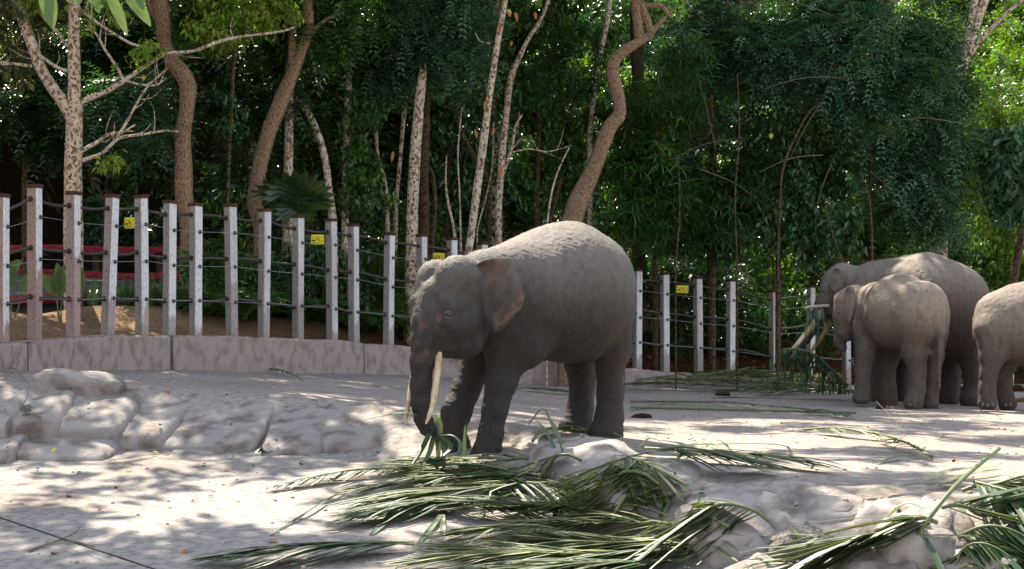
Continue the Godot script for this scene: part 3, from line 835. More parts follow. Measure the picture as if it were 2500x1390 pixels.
func build_fence() -> void:
	var w := 0.142
	var cone := CylinderMesh.new()
	cone.top_radius = 0.006; cone.bottom_radius = 0.034; cone.height = 0.05; cone.radial_segments = 10; cone.rings = 1
	var sleeve := CylinderMesh.new()
	sleeve.top_radius = 0.034; sleeve.bottom_radius = 0.034; sleeve.height = 0.03; sleeve.radial_segments = 12; sleeve.rings = 1
	var cable := [[], [], []]
	var wire := [[], [], []]
	for i in POSTS.size():
		var p = POSTS[i]
		var foot := at(p[0], p[3], p[1])
		var height: float = (p[3] - p[2]) * float(p[1]) / F
		var along := Vector3(fence[i + 2].x - fence[i].x, 0, -(fence[i + 2].y - fence[i].y)).normalized()
		var inward := along.cross(Vector3.UP)           # towards the arena
		var n := i - 2
		var label := "whitewashed concrete fence post with rusty cap, "
		if n < 0: label = "concrete fence post %s to the left of the photo's edge" % ["just out of view", "second out of view"][i]
		elif n == 0: label = "concrete fence post half cut off by the left edge of the photo"
		elif n == 1: label = "tallest, pinkish concrete fence post, first whole one from the left edge"
		elif i < 17: label += ordinal(n) + " whole one from the left edge"
		elif i < 22: label = "concrete fence post hidden behind the tusker's body, %s from its head" % ordinal(i - 17)
		elif i < 29: label += ordinal(i - 22) + " to the right of the tusker's rump"
		else: label = "concrete fence post glimpsed behind the right-hand elephants, %s from the frond eater" % ordinal(i - 29)
		var o := thing("fence_post", label, "fence post", foot, "concrete posts of the elephant fence")
		var lean := rng.randf_range(-0.02, 0.02)
		if i == 5: lean = 0.055
		o.basis = Basis(along, Vector3.UP, inward).orthonormalized() * Basis(Vector3(0, 0, 1), -lean)
		var pink: float = [1.0, 1.0, 0.9, 1.0, 0.75, 0.5, 0.25, 0.15][i] if i < 8 else 0.1
		var low: float = [0.3, 0.3, 0.1, 0.45, 0.55, 0.22, 0.15, 0.12, 0.02, 0.38, 0.2, 0.28, 0.05, 0.2, 0.12][i] if i < 15 else rng.randf_range(0.02, 0.2)
		part("shaft", post_mesh(height - 0.045, w, low, pink, i * 13.0), M.post, o)
		var cap := BoxMesh.new(); cap.size = Vector3(w + 0.012, 0.05, w + 0.012)
		var cm := part("cap", cap, M.rust, o, Vector3(0, height - 0.026, 0))
		cm.rotation = Vector3(rng.randf_range(-0.04, 0.04), rng.randf_range(-0.05, 0.05), rng.randf_range(-0.04, 0.04))
		for k in 3:
			var hy: float = height - [0.19, 0.79, 1.40][k] * height / 1.92 + rng.randf_range(-0.03, 0.03)
			part("cable_sleeve", sleeve, M.rust, o, Vector3(-w * 0.5 - 0.008, hy, -0.012)).rotation = Vector3(0, 0, PI / 2)
			cable[k].append([o.transform * Vector3(-w * 0.5 - 0.02, hy, -0.012), o.transform * Vector3(w * 0.5 + 0.02, hy, -0.012)])
			var iy: float = height - [0.42, 0.92, 1.42][k] * height / 1.92 + rng.randf_range(-0.015, 0.015)
			var ins := part("insulator", cone, M.black, o, Vector3(0.012, iy, w * 0.5 + 0.02))
			ins.rotation = Vector3(PI / 2, 0, 0)
			wire[k].append(o.transform * Vector3(0.012, iy, w * 0.5 + 0.04))
	var hang := ["topmost", "middle", "lowest"]
	for k in 3:
		var pts := []
		for i in cable[k].size():
			pts.append([cable[k][i][0], 0.021]); pts.append([cable[k][i][1], 0.021])
			if i + 1 < cable[k].size():
				var a: Vector3 = cable[k][i][1]; var b: Vector3 = cable[k][i + 1][0]
				var bow := rng.randf_range(-0.03, 0.02)
				for t in [0.25, 0.5, 0.75]:
					pts.append([a.lerp(b, t) + Vector3(0, bow * 4.0 * t * (1.0 - t), 0), 0.021])
		var path := smooth_path(pts, 5)
		# six strands twisted round each other
		var v := PackedVector3Array()
		var sides := 12
		var turn := 0.0
		for i in path.size():
			var dir: Vector3 = (path[mini(i + 1, path.size() - 1)][0] - path[maxi(i - 1, 0)][0]).normalized()
			var side := dir.cross(Vector3.UP).normalized()
			var up := side.cross(dir)
			if i > 0: turn += (path[i][0] - path[i - 1][0]).length() * 14.0
			for s in sides:
				var a := TAU * s / sides + turn
				var r := 0.0185 + 0.0038 * (1.0 if s % 2 == 0 else -1.0)
				v.append(path[i][0] + (side * cos(a) + up * sin(a)) * r)
		var idx := grid_indices(path.size(), sides, true)
		var cab := part("steel_cable", build_mesh(v, idx), M.cable, self)
		tag(cab, "%s rusty twisted steel cable threaded through the fence posts" % hang[k], "cable", "steel cables of the fence")
		var wp := []
		for q in wire[k]: wp.append([q, 0.0035])
		var wr := part("electric_wire", tube(wp, 5), M.wire, self)
		tag(wr, "%s thin bare electric wire running along the black insulators" % hang[k], "wire", "electric wires of the fence")
	# kerb wall below the posts, cast in panels with open joints
	var wall := Node3D.new()
	wall.name = "kerb_wall"
	add_child(wall)
	tag(wall, "low pinkish concrete kerb wall that carries the fence posts", "low wall")
	var line := []            # [point, along, height]
	for i in range(0, fence.size() - 1):
		var steps := maxi(3, int(fence[i].distance_to(fence[i + 1]) / 0.25))
		for s in steps:
			var t := float(s) / steps
			var q := fence[i].lerp(fence[i + 1], t)
			var a0 := (fence[i + 1] - fence[maxi(i - 1, 0)]).normalized(); var a1 := (fence[mini(i + 2, fence.size() - 1)] - fence[i]).normalized()
			line.append([q, a0.lerp(a1, t).normalized(), lerpf(fence_top[i], fence_top[i + 1], t)])
	var cuts := [12]
	for px in [20, 388, 578, 863, 1180, 1500, 1770, 2010, 2260, 2500]:
		for i in line.size():
			var q: Vector2 = line[i][0]
			if q.x / q.y * F + 1250.0 > px and q.y < 45.0:
				cuts.append(i); break
	cuts.append(line.size() - 1)
	for s in cuts.size() - 1:
		var v := PackedVector3Array()
		var from: int = cuts[s]; var to: int = cuts[s + 1]
		var proud := 0.012 if s % 3 == 2 else 0.0
		if s == 2: proud = 0.03
		for i in range(from, to + 1):
			var q: Vector2 = line[i][0]; var al: Vector2 = line[i][1]
			var cross := Vector2(al.y, -al.x)                 # towards the arena (nearer the camera)
			var inset := 0.012 if i == from else (-0.012 if i == to else 0.0)
			q += al * inset
			var top: float = line[i][2] + 0.012 * noise.get_noise_2d(q.x * 70.0, q.y * 70.0)
			for e in [[0.215, -0.8], [0.205, -0.3], [0.20, -0.04], [0.185, 0.0], [-0.10, 0.0], [-0.14, -0.04], [-0.14, -0.8]]:
				var lump := 0.008 * noise.get_noise_2d(q.x * 90.0 + e[1] * 200.0, q.y * 90.0)
				var xz: Vector2 = q + cross * (e[0] + lump + (proud if e[0] > 0 else 0.0))
				v.append(Vector3(xz.x, top + e[1], -xz.y))
		var rows := to - from + 1
		var idx := grid_indices(rows, 7)
		idx.append_array([0, 1, 2, 0, 2, 3, 0, 3, 4, 0, 4, 5, 0, 5, 6])
		var z := (rows - 1) * 7
		idx.append_array([z, z + 2, z + 1, z, z + 3, z + 2, z, z + 4, z + 3, z, z + 5, z + 4, z, z + 6, z + 5])
		part("wall_panel", build_mesh(v, idx), M.kerb, wall)
	# yellow warning signs hung on the top wire
	for e in [[302, 531, 329, 558, 22.15, "nearest yellow electric fence warning sign, left of the fifth post"], [758, 573, 792, 597, 25.35, "yellow electric fence warning sign with rounded corners beside the tenth post"], [1056, 618, 1086, 640, 28.15, "yellow warning sign mostly hidden behind the tusker's head"], [1652, 697, 1681, 716, 31.75, "farthest yellow warning sign, to the right of the tusker's rump"]]:
		var d: float = e[4]
		var wd := px_size(e[2] - e[0], d); var hd := px_size(e[3] - e[1], d)
		var o := thing("warning_sign", e[5], "sign", at((e[0] + e[2]) * 0.5, (e[1] + e[3]) * 0.5, d), "yellow signs on the electric wire")
		o.rotation = Vector3(0.03, -0.25, rng.randf_range(-0.06, 0.01))
		sign_parts(o, wd, hd)

func sign_parts(o: Node3D, w: float, h: float) -> void:
	var v := PackedVector3Array(); var idx := PackedInt32Array()
	var r := 0.018
	var outline := []
	for q in [[1, 1, 0], [-1, 1, 1], [-1, -1, 2], [1, -1, 3]]:
		for k in 4:
			var a: float = PI / 2 * (q[2] + k / 3.0)
			outline.append(Vector2(q[0] * (w / 2 - r) + r * cos(a), q[1] * (h / 2 - r) + r * sin(a)))
	var n := outline.size()
	for z in [0.002, -0.002]:
		for p in outline: v.append(Vector3(p.x, p.y, z))
	for i in range(1, n - 1):
		idx.append_array([0, i + 1, i])
		idx.append_array([n, n + i, n + i + 1])
	for i in n: idx.append_array([i, (i + 1) % n, n + i, (i + 1) % n, n + (i + 1) % n, n + i])
	part("plate", build_mesh(v, idx), M.yellow, o)
	# the print: a figure of crossed dark strokes, two small boxes and a line of tiny capitals too small to read
	var marks := PackedVector3Array(); var mi := PackedInt32Array()
	var bar := func(x0: float, y0: float, x1: float, y1: float, t: float) -> void:
		var p := Vector2(x0 * w, y0 * h); var q := Vector2(x1 * w, y1 * h)
		var s := (q - p).orthogonal().normalized() * t * h * 0.5
		var k := marks.size()
		for c in [p - s, q - s, q + s, p + s]: marks.append(Vector3(c.x, c.y, 0.0045))
		mi.append_array([k, k + 2, k + 1, k, k + 3, k + 2])
	bar.call(-0.10, 0.30, 0.16, -0.20, 0.05)
	bar.call(0.16, 0.22, -0.02, -0.10, 0.035)
	bar.call(-0.14, 0.08, 0.20, -0.02, 0.03)
	bar.call(-0.40, -0.10, -0.16, -0.10, 0.16)
	bar.call(0.32, -0.16, 0.40, -0.16, 0.14)
	bar.call(-0.41, 0.22, -0.36, 0.16, 0.06)
	bar.call(0.36, 0.20, 0.42, 0.14, 0.06)
	for k in 18:
		if k in [6, 12]: continue
		bar.call(-0.33 + k * 0.038, -0.36, -0.304 + k * 0.038, -0.36, 0.06)
	part("print", build_mesh(marks, mi), M.print, o)

# ---------------------------------------------------------------- leaves and trees
func leaf_quad(v: PackedVector3Array, idx: PackedInt32Array, base: Vector3, dir: Vector3, up: Vector3, length: float, width: float, fold := 0.25, droop := 0.15) -> void:
	# an oval leaf folded along its midrib: six corners, four faces
	var side := dir.cross(up).normalized()
	var o := v.size()
	var mid := base + dir * length * 0.45
	v.append(base)
	v.append(mid + side * width * 0.5 + up * width * fold)
	v.append(mid - up * length * droop * 0.3)
	v.append(mid - side * width * 0.5 + up * width * fold)
	v.append(base + dir * length - up * length * droop)
	idx.append_array([o, o + 1, o + 2, o, o + 2, o + 3, o + 1, o + 4, o + 2, o + 2, o + 4, o + 3])

func blade(v: PackedVector3Array, idx: PackedInt32Array, base: Vector3, dir: Vector3, length: float, width: float, bend: float, segs := 4) -> void:
	# a narrow arching leaf
	var p := base
	var u := dir.normalized()
	var side := u.cross(Vector3.UP)
	side = side.normalized() if side.length() > 0.05 else Vector3.RIGHT
	var o := v.size()
	for s in segs + 1:
		var t := float(s) / segs
		var w := width * 0.5 * minf(1.0, (0.35 + t * 2.4)) * pow(maxf(0.0, 1.0 - t * t), 0.7)
		v.append(p - side * w); v.append(p + side * w)
		if s < segs:
			p += u * length / segs
			u = (u + Vector3.DOWN * bend / segs).normalized()
	for s in segs:
		var a := o + s * 2
		idx.append_array([a, a + 1, a + 2, a + 1, a + 3, a + 2])

func random_dir(r: RandomNumberGenerator) -> Vector3:
	var y := r.randf_range(-1, 1); var a := r.randf() * TAU
	var q := sqrt(1.0 - y * y)
	return Vector3(q * cos(a), y, q * sin(a))

func make_sprigs() -> void:
	var r := RandomNumberGenerator.new(); r.seed = 77
	for kind in 2:
		for variant in 2:      # feathery: compound leaves with paired leaflets
			var v := PackedVector3Array(); var idx := PackedInt32Array()
			for k in 7:
				var dir := (random_dir(r) * Vector3(1, 0.55, 1) + Vector3(0, 0.1, 0)).normalized()
				var up := (Vector3.UP - dir * dir.y).normalized()
				var side := dir.cross(up)
				var l := r.randf_range(0.34, 0.5)
				var start := random_dir(r) * 0.07
				var pairs := 6 if kind == 0 else 5
				for q in pairs:
					var t := 0.18 + 0.82 * q / (pairs - 1.0)
					var p := start + dir * l * t + Vector3.DOWN * l * 0.35 * t * t
					for s in [-1.0, 1.0]:
						leaf_quad(v, idx, p, (dir * 0.55 + side * s + Vector3.DOWN * r.randf_range(0.0, 0.35)).normalized(), (up + random_dir(r) * 0.35).normalized(), r.randf_range(0.075, 0.115) * (1.0 if kind == 0 else 1.35), r.randf_range(0.032, 0.044) * (1.0 if kind == 0 else 1.4), 0.15)
			S["pinnate%d" % (kind * 2 + variant)] = build_mesh(v, idx)
	for variant in 2:          # broad leaves on short twigs, hanging
		var v := PackedVector3Array(); var idx := PackedInt32Array()
		for k in 24:
			var dir := (random_dir(r) + Vector3(0, -0.35, 0)).normalized()
			var up := (Vector3.UP + random_dir(r) * 0.5).normalized()
			up = (up - dir * dir.dot(up)).normalized()
			leaf_quad(v, idx, random_dir(r) * r.randf_range(0.02, 0.26), dir, up, r.randf_range(0.12, 0.20), r.randf_range(0.055, 0.085), 0.2, 0.2)
		S["broad%d" % variant] = build_mesh(v, idx)
	for variant in 2:          # whorls of long narrow drooping leaves
		var v := PackedVector3Array(); var idx := PackedInt32Array()
		for w in 3:
			var c := random_dir(r) * 0.2
			for k in 11:
				var a := TAU * (k + r.randf()) / 11.0
				blade(v, idx, c, Vector3(cos(a), r.randf_range(0.15, 0.9), sin(a)), r.randf_range(0.26, 0.42), r.randf_range(0.022, 0.036), r.randf_range(1.2, 2.4), 4)
		S["whorl%d" % variant] = build_mesh(v, idx)
	for variant in 2:          # fern: arching fronds with many small pinnae
		var v := PackedVector3Array(); var idx := PackedInt32Array()
		for k in 9:
			var a := TAU * (k + r.randf() * 0.8) / 9.0
			var u := Vector3(cos(a), 1.1 + r.randf() * 0.7, sin(a)).normalized()
			var p := Vector3.ZERO
			for q in 13:
				p += u * 0.062
				u = (u + Vector3.DOWN * 0.12).normalized()
				var side := u.cross(Vector3.UP).normalized()
				var l := 0.17 * sin(PI * (0.12 + 0.86 * q / 13.0))
				for s in [-1.0, 1.0]:
					leaf_quad(v, idx, p, (side * s + u * 0.4).normalized(), side.cross(u).normalized() * -1.0, l, 0.042, 0.05, 0.2)
		S["fern%d" % variant] = build_mesh(v, idx)
	for variant in 2:          # tuft of coarse grass
		var v := PackedVector3Array(); var idx := PackedInt32Array()
		for k in 22:
			var a := r.randf() * TAU
			blade(v, idx, Vector3(cos(a), 0, sin(a)) * 0.06 * r.randf(), Vector3(cos(a) * r.randf(), 1.3, sin(a) * r.randf()), r.randf_range(0.25, 0.6), 0.016, r.randf_range(0.6, 1.8), 4)
		S["grass%d" % variant] = build_mesh(v, idx)
	for variant in 2:          # coarse sprig for the far slope and the high canopy
		var v := PackedVector3Array(); var idx := PackedInt32Array()
		for k in 34:
			var dir := (random_dir(r) * Vector3(1, 0.6, 1)).normalized()
			var up := (Vector3.UP + random_dir(r) * 0.7).normalized()
			up = (up - dir * dir.dot(up)).normalized()
			leaf_quad(v, idx, random_dir(r) * r.randf_range(0.05, 0.42), dir, up, r.randf_range(0.15, 0.26), r.randf_range(0.075, 0.12), 0.15)
		S["coarse%d" % variant] = build_mesh(v, idx)

	if true:                   # large-leaved twigs of the shade tree
		var v := PackedVector3Array(); var idx := PackedInt32Array()
		for k in 12:
			var dir := (random_dir(r) * Vector3(1, 0.6, 1) + Vector3(0, -0.3, 0)).normalized()
			var up := (Vector3.UP + random_dir(r) * 0.3).normalized()
			up = (up - dir * dir.dot(up)).normalized()
			leaf_quad(v, idx, random_dir(r) * 0.2, dir, up, r.randf_range(0.28, 0.42), r.randf_range(0.12, 0.17), 0.15, 0.2)
		S["big_broad"] = build_mesh(v, idx)

# clumps: [centre, radii, how many sprigs]; one MultiMesh part
func foliage(called: String, parent: Node, mesh: Mesh, material: Material, clumps: Array, size := 1.0, vary := 0.35, gaps := -0.25, upright := false) -> MultiMeshInstance3D:
	var xf := []
	var cols := []
	for c in clumps:
		var n: int = c[2]
		var made := 0
		var tries := 0
		while made < n and tries < n * 6:
			tries += 1
			var q := random_dir(rng) * pow(rng.randf(), 0.42)
			var p: Vector3 = c[0] + q * c[1]
			if noise.get_noise_3d(p.x * 55.0, p.y * 55.0, p.z * 55.0) < gaps + 0.2 * rng.randf_range(-1, 1): continue
			made += 1
			var b := Basis(Vector3.UP, rng.randf() * TAU)
			if not upright: b = Basis(random_dir(rng).cross(Vector3.UP).normalized(), rng.randf_range(-0.7, 0.7)) * b
			xf.append(Transform3D(b.scaled(Vector3.ONE * size * rng.randf_range(0.75, 1.25)), p))
			var k := 1.0 + vary * (rng.randf() * 2.0 - 1.0) + 0.35 * noise.get_noise_3d(p.x * 20.0 + 500.0, p.y * 20.0, p.z * 20.0)
			var y := rng.randf_range(-0.15, 0.2)
			cols.append(Color(k * (1.0 + y), k, k * (1.0 - y * 0.7)))
	var mm := MultiMesh.new()
	mm.transform_format = MultiMesh.TRANSFORM_3D
	mm.use_colors = true
	mm.mesh = mesh
	mm.instance_count = xf.size()
	for i in xf.size():
		mm.set_instance_transform(i, xf[i])
		mm.set_instance_color(i, cols[i])
	var o := MultiMeshInstance3D.new()
	o.name = numbered(called) if parent == self else called
	o.multimesh = mm
	o.material_override = material
	parent.add_child(o, true)
	o.set_meta("kind", "stuff")
	return o

func stem_path(list: Array, d: float) -> Array:            # [px, py, width px (, own distance)]
	var out := []
	for q in list:
		var dd: float = q[3] if q.size() > 3 else d
		out.append([at(q[0], q[1], dd), px_size(q[2] * 0.5, dd)])
	return smooth_path(out, 6)

# crown entries: [sprig, material, [[px, py, d, rx, ry, count], ...], size]
func tree(called: String, label: String, trunk: Array, d: float, bark: Material, branches := [], crowns := [], group := "forest trees behind the fence", category := "tree", lump := 0.22) -> Node3D:
	var base := at(trunk[0][0], trunk[0][1], d)
	# carry the trunk down into the earth
	var foot := Vector3(base.x, forest_floor(base.x, d) - 0.25, base.z)
	var path := stem_path(trunk, d)
	if foot.y < base.y - 0.1:
		path.insert(0, [foot, path[0][1] * 1.12])
		if (base.y - foot.y) > 1.0: path.insert(1, [foot.lerp(base, 0.5), path[0][1] * 0.97])
	var o := thing(called, label, category, Vector3.ZERO, group)
	part("trunk", tube(path, 14, lump, true, rng.randf() * 500.0), bark, o)
	for b in branches:
		var bp := stem_path(b, d)
		part("branch", tube(bp, 8, 0.15), bark, o)
		if bp.size() > 14:
			for k in 3:
				var i := int(lerpf(0.35, 0.95, (k + rng.randf()) / 3.0) * (bp.size() - 2))
				var from: Vector3 = bp[i][0]
				var dir: Vector3 = ((bp[i + 1][0] as Vector3) - from).normalized()
				var out := (dir * 0.7 + random_dir(rng) * 0.8 + Vector3(0, 0.3, 0)).normalized()
				var l := rng.randf_range(0.25, 0.6)
				var mid := from + out * l * 0.5 + random_dir(rng) * 0.05
				part("twig", tube(smooth_path([[from, minf(0.012, bp[i][1] * 0.7)], [mid, 0.007], [mid + (out + Vector3(0, 0.35, 0) + random_dir(rng) * 0.4).normalized() * l * 0.5, 0.003]], 4), 6), bark, o)
	for c in crowns:
		var clumps := []
		for e in c[2]: clumps.append([at(e[0], e[1], e[2]), Vector3(e[3], e[4], e[3] * 0.9), e[5]])
		foliage("crown", o, S[c[0]], c[1], clumps, c[3] if c.size() > 3 else 1.0, 0.35, c[4] if c.size() > 4 else -0.25)
	return o

func plant(called: String, label: String, px: float, d: float, sprig: String, material: Material, spread_m: float, high: float, count: int, size := 1.0, category := "shrub", group := "undergrowth behind the fence") -> Node3D:
	var x := (px - 1250.0) * d / F
	var y := forest_floor(x, d)
	var o := thing(called, label, category, Vector3(x, y, -d), group)
	var clumps := []
	if high < 0.3:
		clumps = [[Vector3(0, 0.02, 0), Vector3(spread_m, 0.05, spread_m), count]]
	else:
		clumps = [[Vector3(0, high * 0.55, 0), Vector3(spread_m, high * 0.5, spread_m), count]]
	foliage("leaves", o, S[sprig], material, clumps, size, 0.35, -0.6, high < 0.3)
	if high >= 0.3:
		for k in 3:
			var a := rng.randf() * TAU
			part("stem", tube([[Vector3(0.03 * cos(a), -0.1, 0.03 * sin(a)), 0.012], [Vector3(0.2 * spread_m * cos(a), high * 0.5, 0.2 * spread_m * sin(a)), 0.009], [Vector3(0.4 * spread_m * cos(a), high * 0.95, 0.4 * spread_m * sin(a)), 0.004]], 6), M.twig, o)
	return o

func big_leaf(base: Vector3, along: Vector3, normal: Vector3, length: float, width: float, droop: float, wave := 0.0) -> ArrayMesh:
	# a large blade with a creased midrib and wavy margins
	var v := PackedVector3Array()
	var rows := 12
	var p := Vector3.ZERO
	var u := along.normalized()
	var nn := normal
	for r in rows:
		var t := float(r) / (rows - 1)
		var side := u.cross(nn).normalized()
		nn = side.cross(u).normalized()
		var w := width * 0.5 * pow(sin(PI * minf(0.98, 0.06 + 0.92 * pow(t, 0.8))), 0.8)
		for k in 5:
			var s := (k - 2) * 0.5
			v.append(base + p + side * s * w + nn * (absf(s) * 0.28 * w + wave * width * sin(t * 17.0 + s * 3.0) * absf(s)))
		p += u * length / (rows - 1)
		u = (u + Vector3.DOWN * droop / rows).normalized()
	return build_mesh(v, grid_indices(rows, 5))

# ---------------------------------------------------------------- palm fronds
func strip(points: Array, width: float, fold := 0.3) -> ArrayMesh:   # a leaflet along points, folded on its midrib, pointed at the end
	var v := PackedVector3Array()
	var n := points.size()
	for i in n:
		var t := float(i) / (n - 1)
		var dir: Vector3 = (points[mini(i + 1, n - 1)] - points[maxi(i - 1, 0)]).normalized()
		var side := dir.cross(Vector3.UP)
		side = side.normalized() if side.length() > 0.02 else Vector3.RIGHT
		var up := side.cross(dir)
		var w := width * 0.5 * minf(1.0, 0.45 + t * 3.0) * pow(maxf(0.0, 1.0 - pow(t, 2.2)), 0.75)
		v.append(points[i] - side * w + up * w * fold)
		v.append(points[i])
		v.append(points[i] + side * w + up * w * fold)
	return build_mesh(v, grid_indices(n, 3))

# a frond lying on the ground from its butt to its tip (pixels); leaflets on both sides
func frond(label: String, butt: Vector2, tip: Vector2, per_side: int, length: float, spread_deg: float, mats: Array, lift := 0.03, bare := 0.18, bow := 0.0, width := 0.034, stalk := 0.014, wild := 0.25) -> Node3D:
	var a := on_ground(butt.x, butt.y)
	var b := on_ground(tip.x, tip.y)
	var o := thing("palm_frond", label, "palm frond", a, "cut palm fronds on the ground")
	var axis := b - a; axis.y = 0
	var total := axis.length()
	axis = axis.normalized()
	var lateral := axis.cross(Vector3.UP)
	var mid := func(t: float) -> Vector3:
		var p := a.lerp(b, t) + lateral * bow * sin(PI * t)
		p.y = surf(p.x, -p.z) + lift + 0.05 * sin(PI * t)
		return p
	var rib := []
	for i in 15:
		var t := i / 14.0
		rib.append([mid.call(t) - a, lerpf(stalk, 0.003, t)])
	part("midrib", tube(rib, 6), M.midrib, o)
	for s in [-1.0, 1.0]:
		for i in per_side:
			var t := bare + (1.0 - bare) * (i + rng.randf() * 0.7) / per_side
			var p0: Vector3 = mid.call(t)
			var forward: Vector3 = ((mid.call(minf(1.0, t + 0.05)) as Vector3) - (mid.call(maxf(0.0, t - 0.05)) as Vector3)).normalized()
			var ang: float = deg_to_rad(spread_deg * lerpf(1.15, 0.5, t)) * (1.0 + wild * rng.randf_range(-1, 1)) * s
			var dir := forward.rotated(Vector3.UP, -ang)
			dir.y = 0; dir = dir.normalized()
			var l := length * sin(PI * lerpf(0.28, 0.86, t)) * rng.randf_range(0.75, 1.12)
			var pts := []
			var curl := rng.randf_range(-0.5, 0.5) * wild * 0.8
			var arch := rng.randf_range(0.005, 0.05) * l
			var rise := lift + rng.randf_range(0.0, 0.05)
			var kink := rng.randf() < 0.06
			var p := p0
			var end := p0 + dir * l
			var end_y := surf(end.x, -end.z) + rise * 0.5 + 0.006
			for k in 7:
				var u := k / 6.0
				var q := p
				q.y = maxf(surf(q.x, -q.z) + 0.010 + rise * 0.4, lerpf(p0.y, end_y, minf(1.0, u * 1.15)) + arch * sin(PI * u))
				pts.append(q - a)
				p += dir * l / 6.0
				dir = dir.rotated(Vector3.UP, curl / 6.0 + (0.9 * signf(curl) if kink and k == 3 else 0.0))
			var mm: Material = mats[rng.randi() % mats.size()]
			part("leaflet", strip(pts, width * rng.randf_range(0.75, 1.2)), mm, o)
	return o

func loose_strip(points: Array, width: float, material: Material, label: String, group := "loose palm leaflets") -> void:   # points [px, py, lift m] on the ground
	var p := []
	var origin := on_ground(points[0][0], points[0][1])
	for q in points:
		p.append([on_ground(q[0], q[1]) + Vector3(0, q[2], 0) - origin, 0.0])
	var path := smooth_path(p, 4).map(func(e): return e[0])
	var o := part("palm_leaflet", strip(path, width, 0.35), material, self, origin)
	tag(o, label, "palm leaflet", group)

func hanging_strip(parent: Node, origin: Vector3, points: Array, width: float, material: Material) -> void:   # points are [px, py, d]
	var p := []
	for q in points: p.append([at(q[0], q[1], q[2]) - origin, 0.0])
	part("leaflet", strip(smooth_path(p, 4).map(func(e): return e[0]), width, 0.3), material, parent)

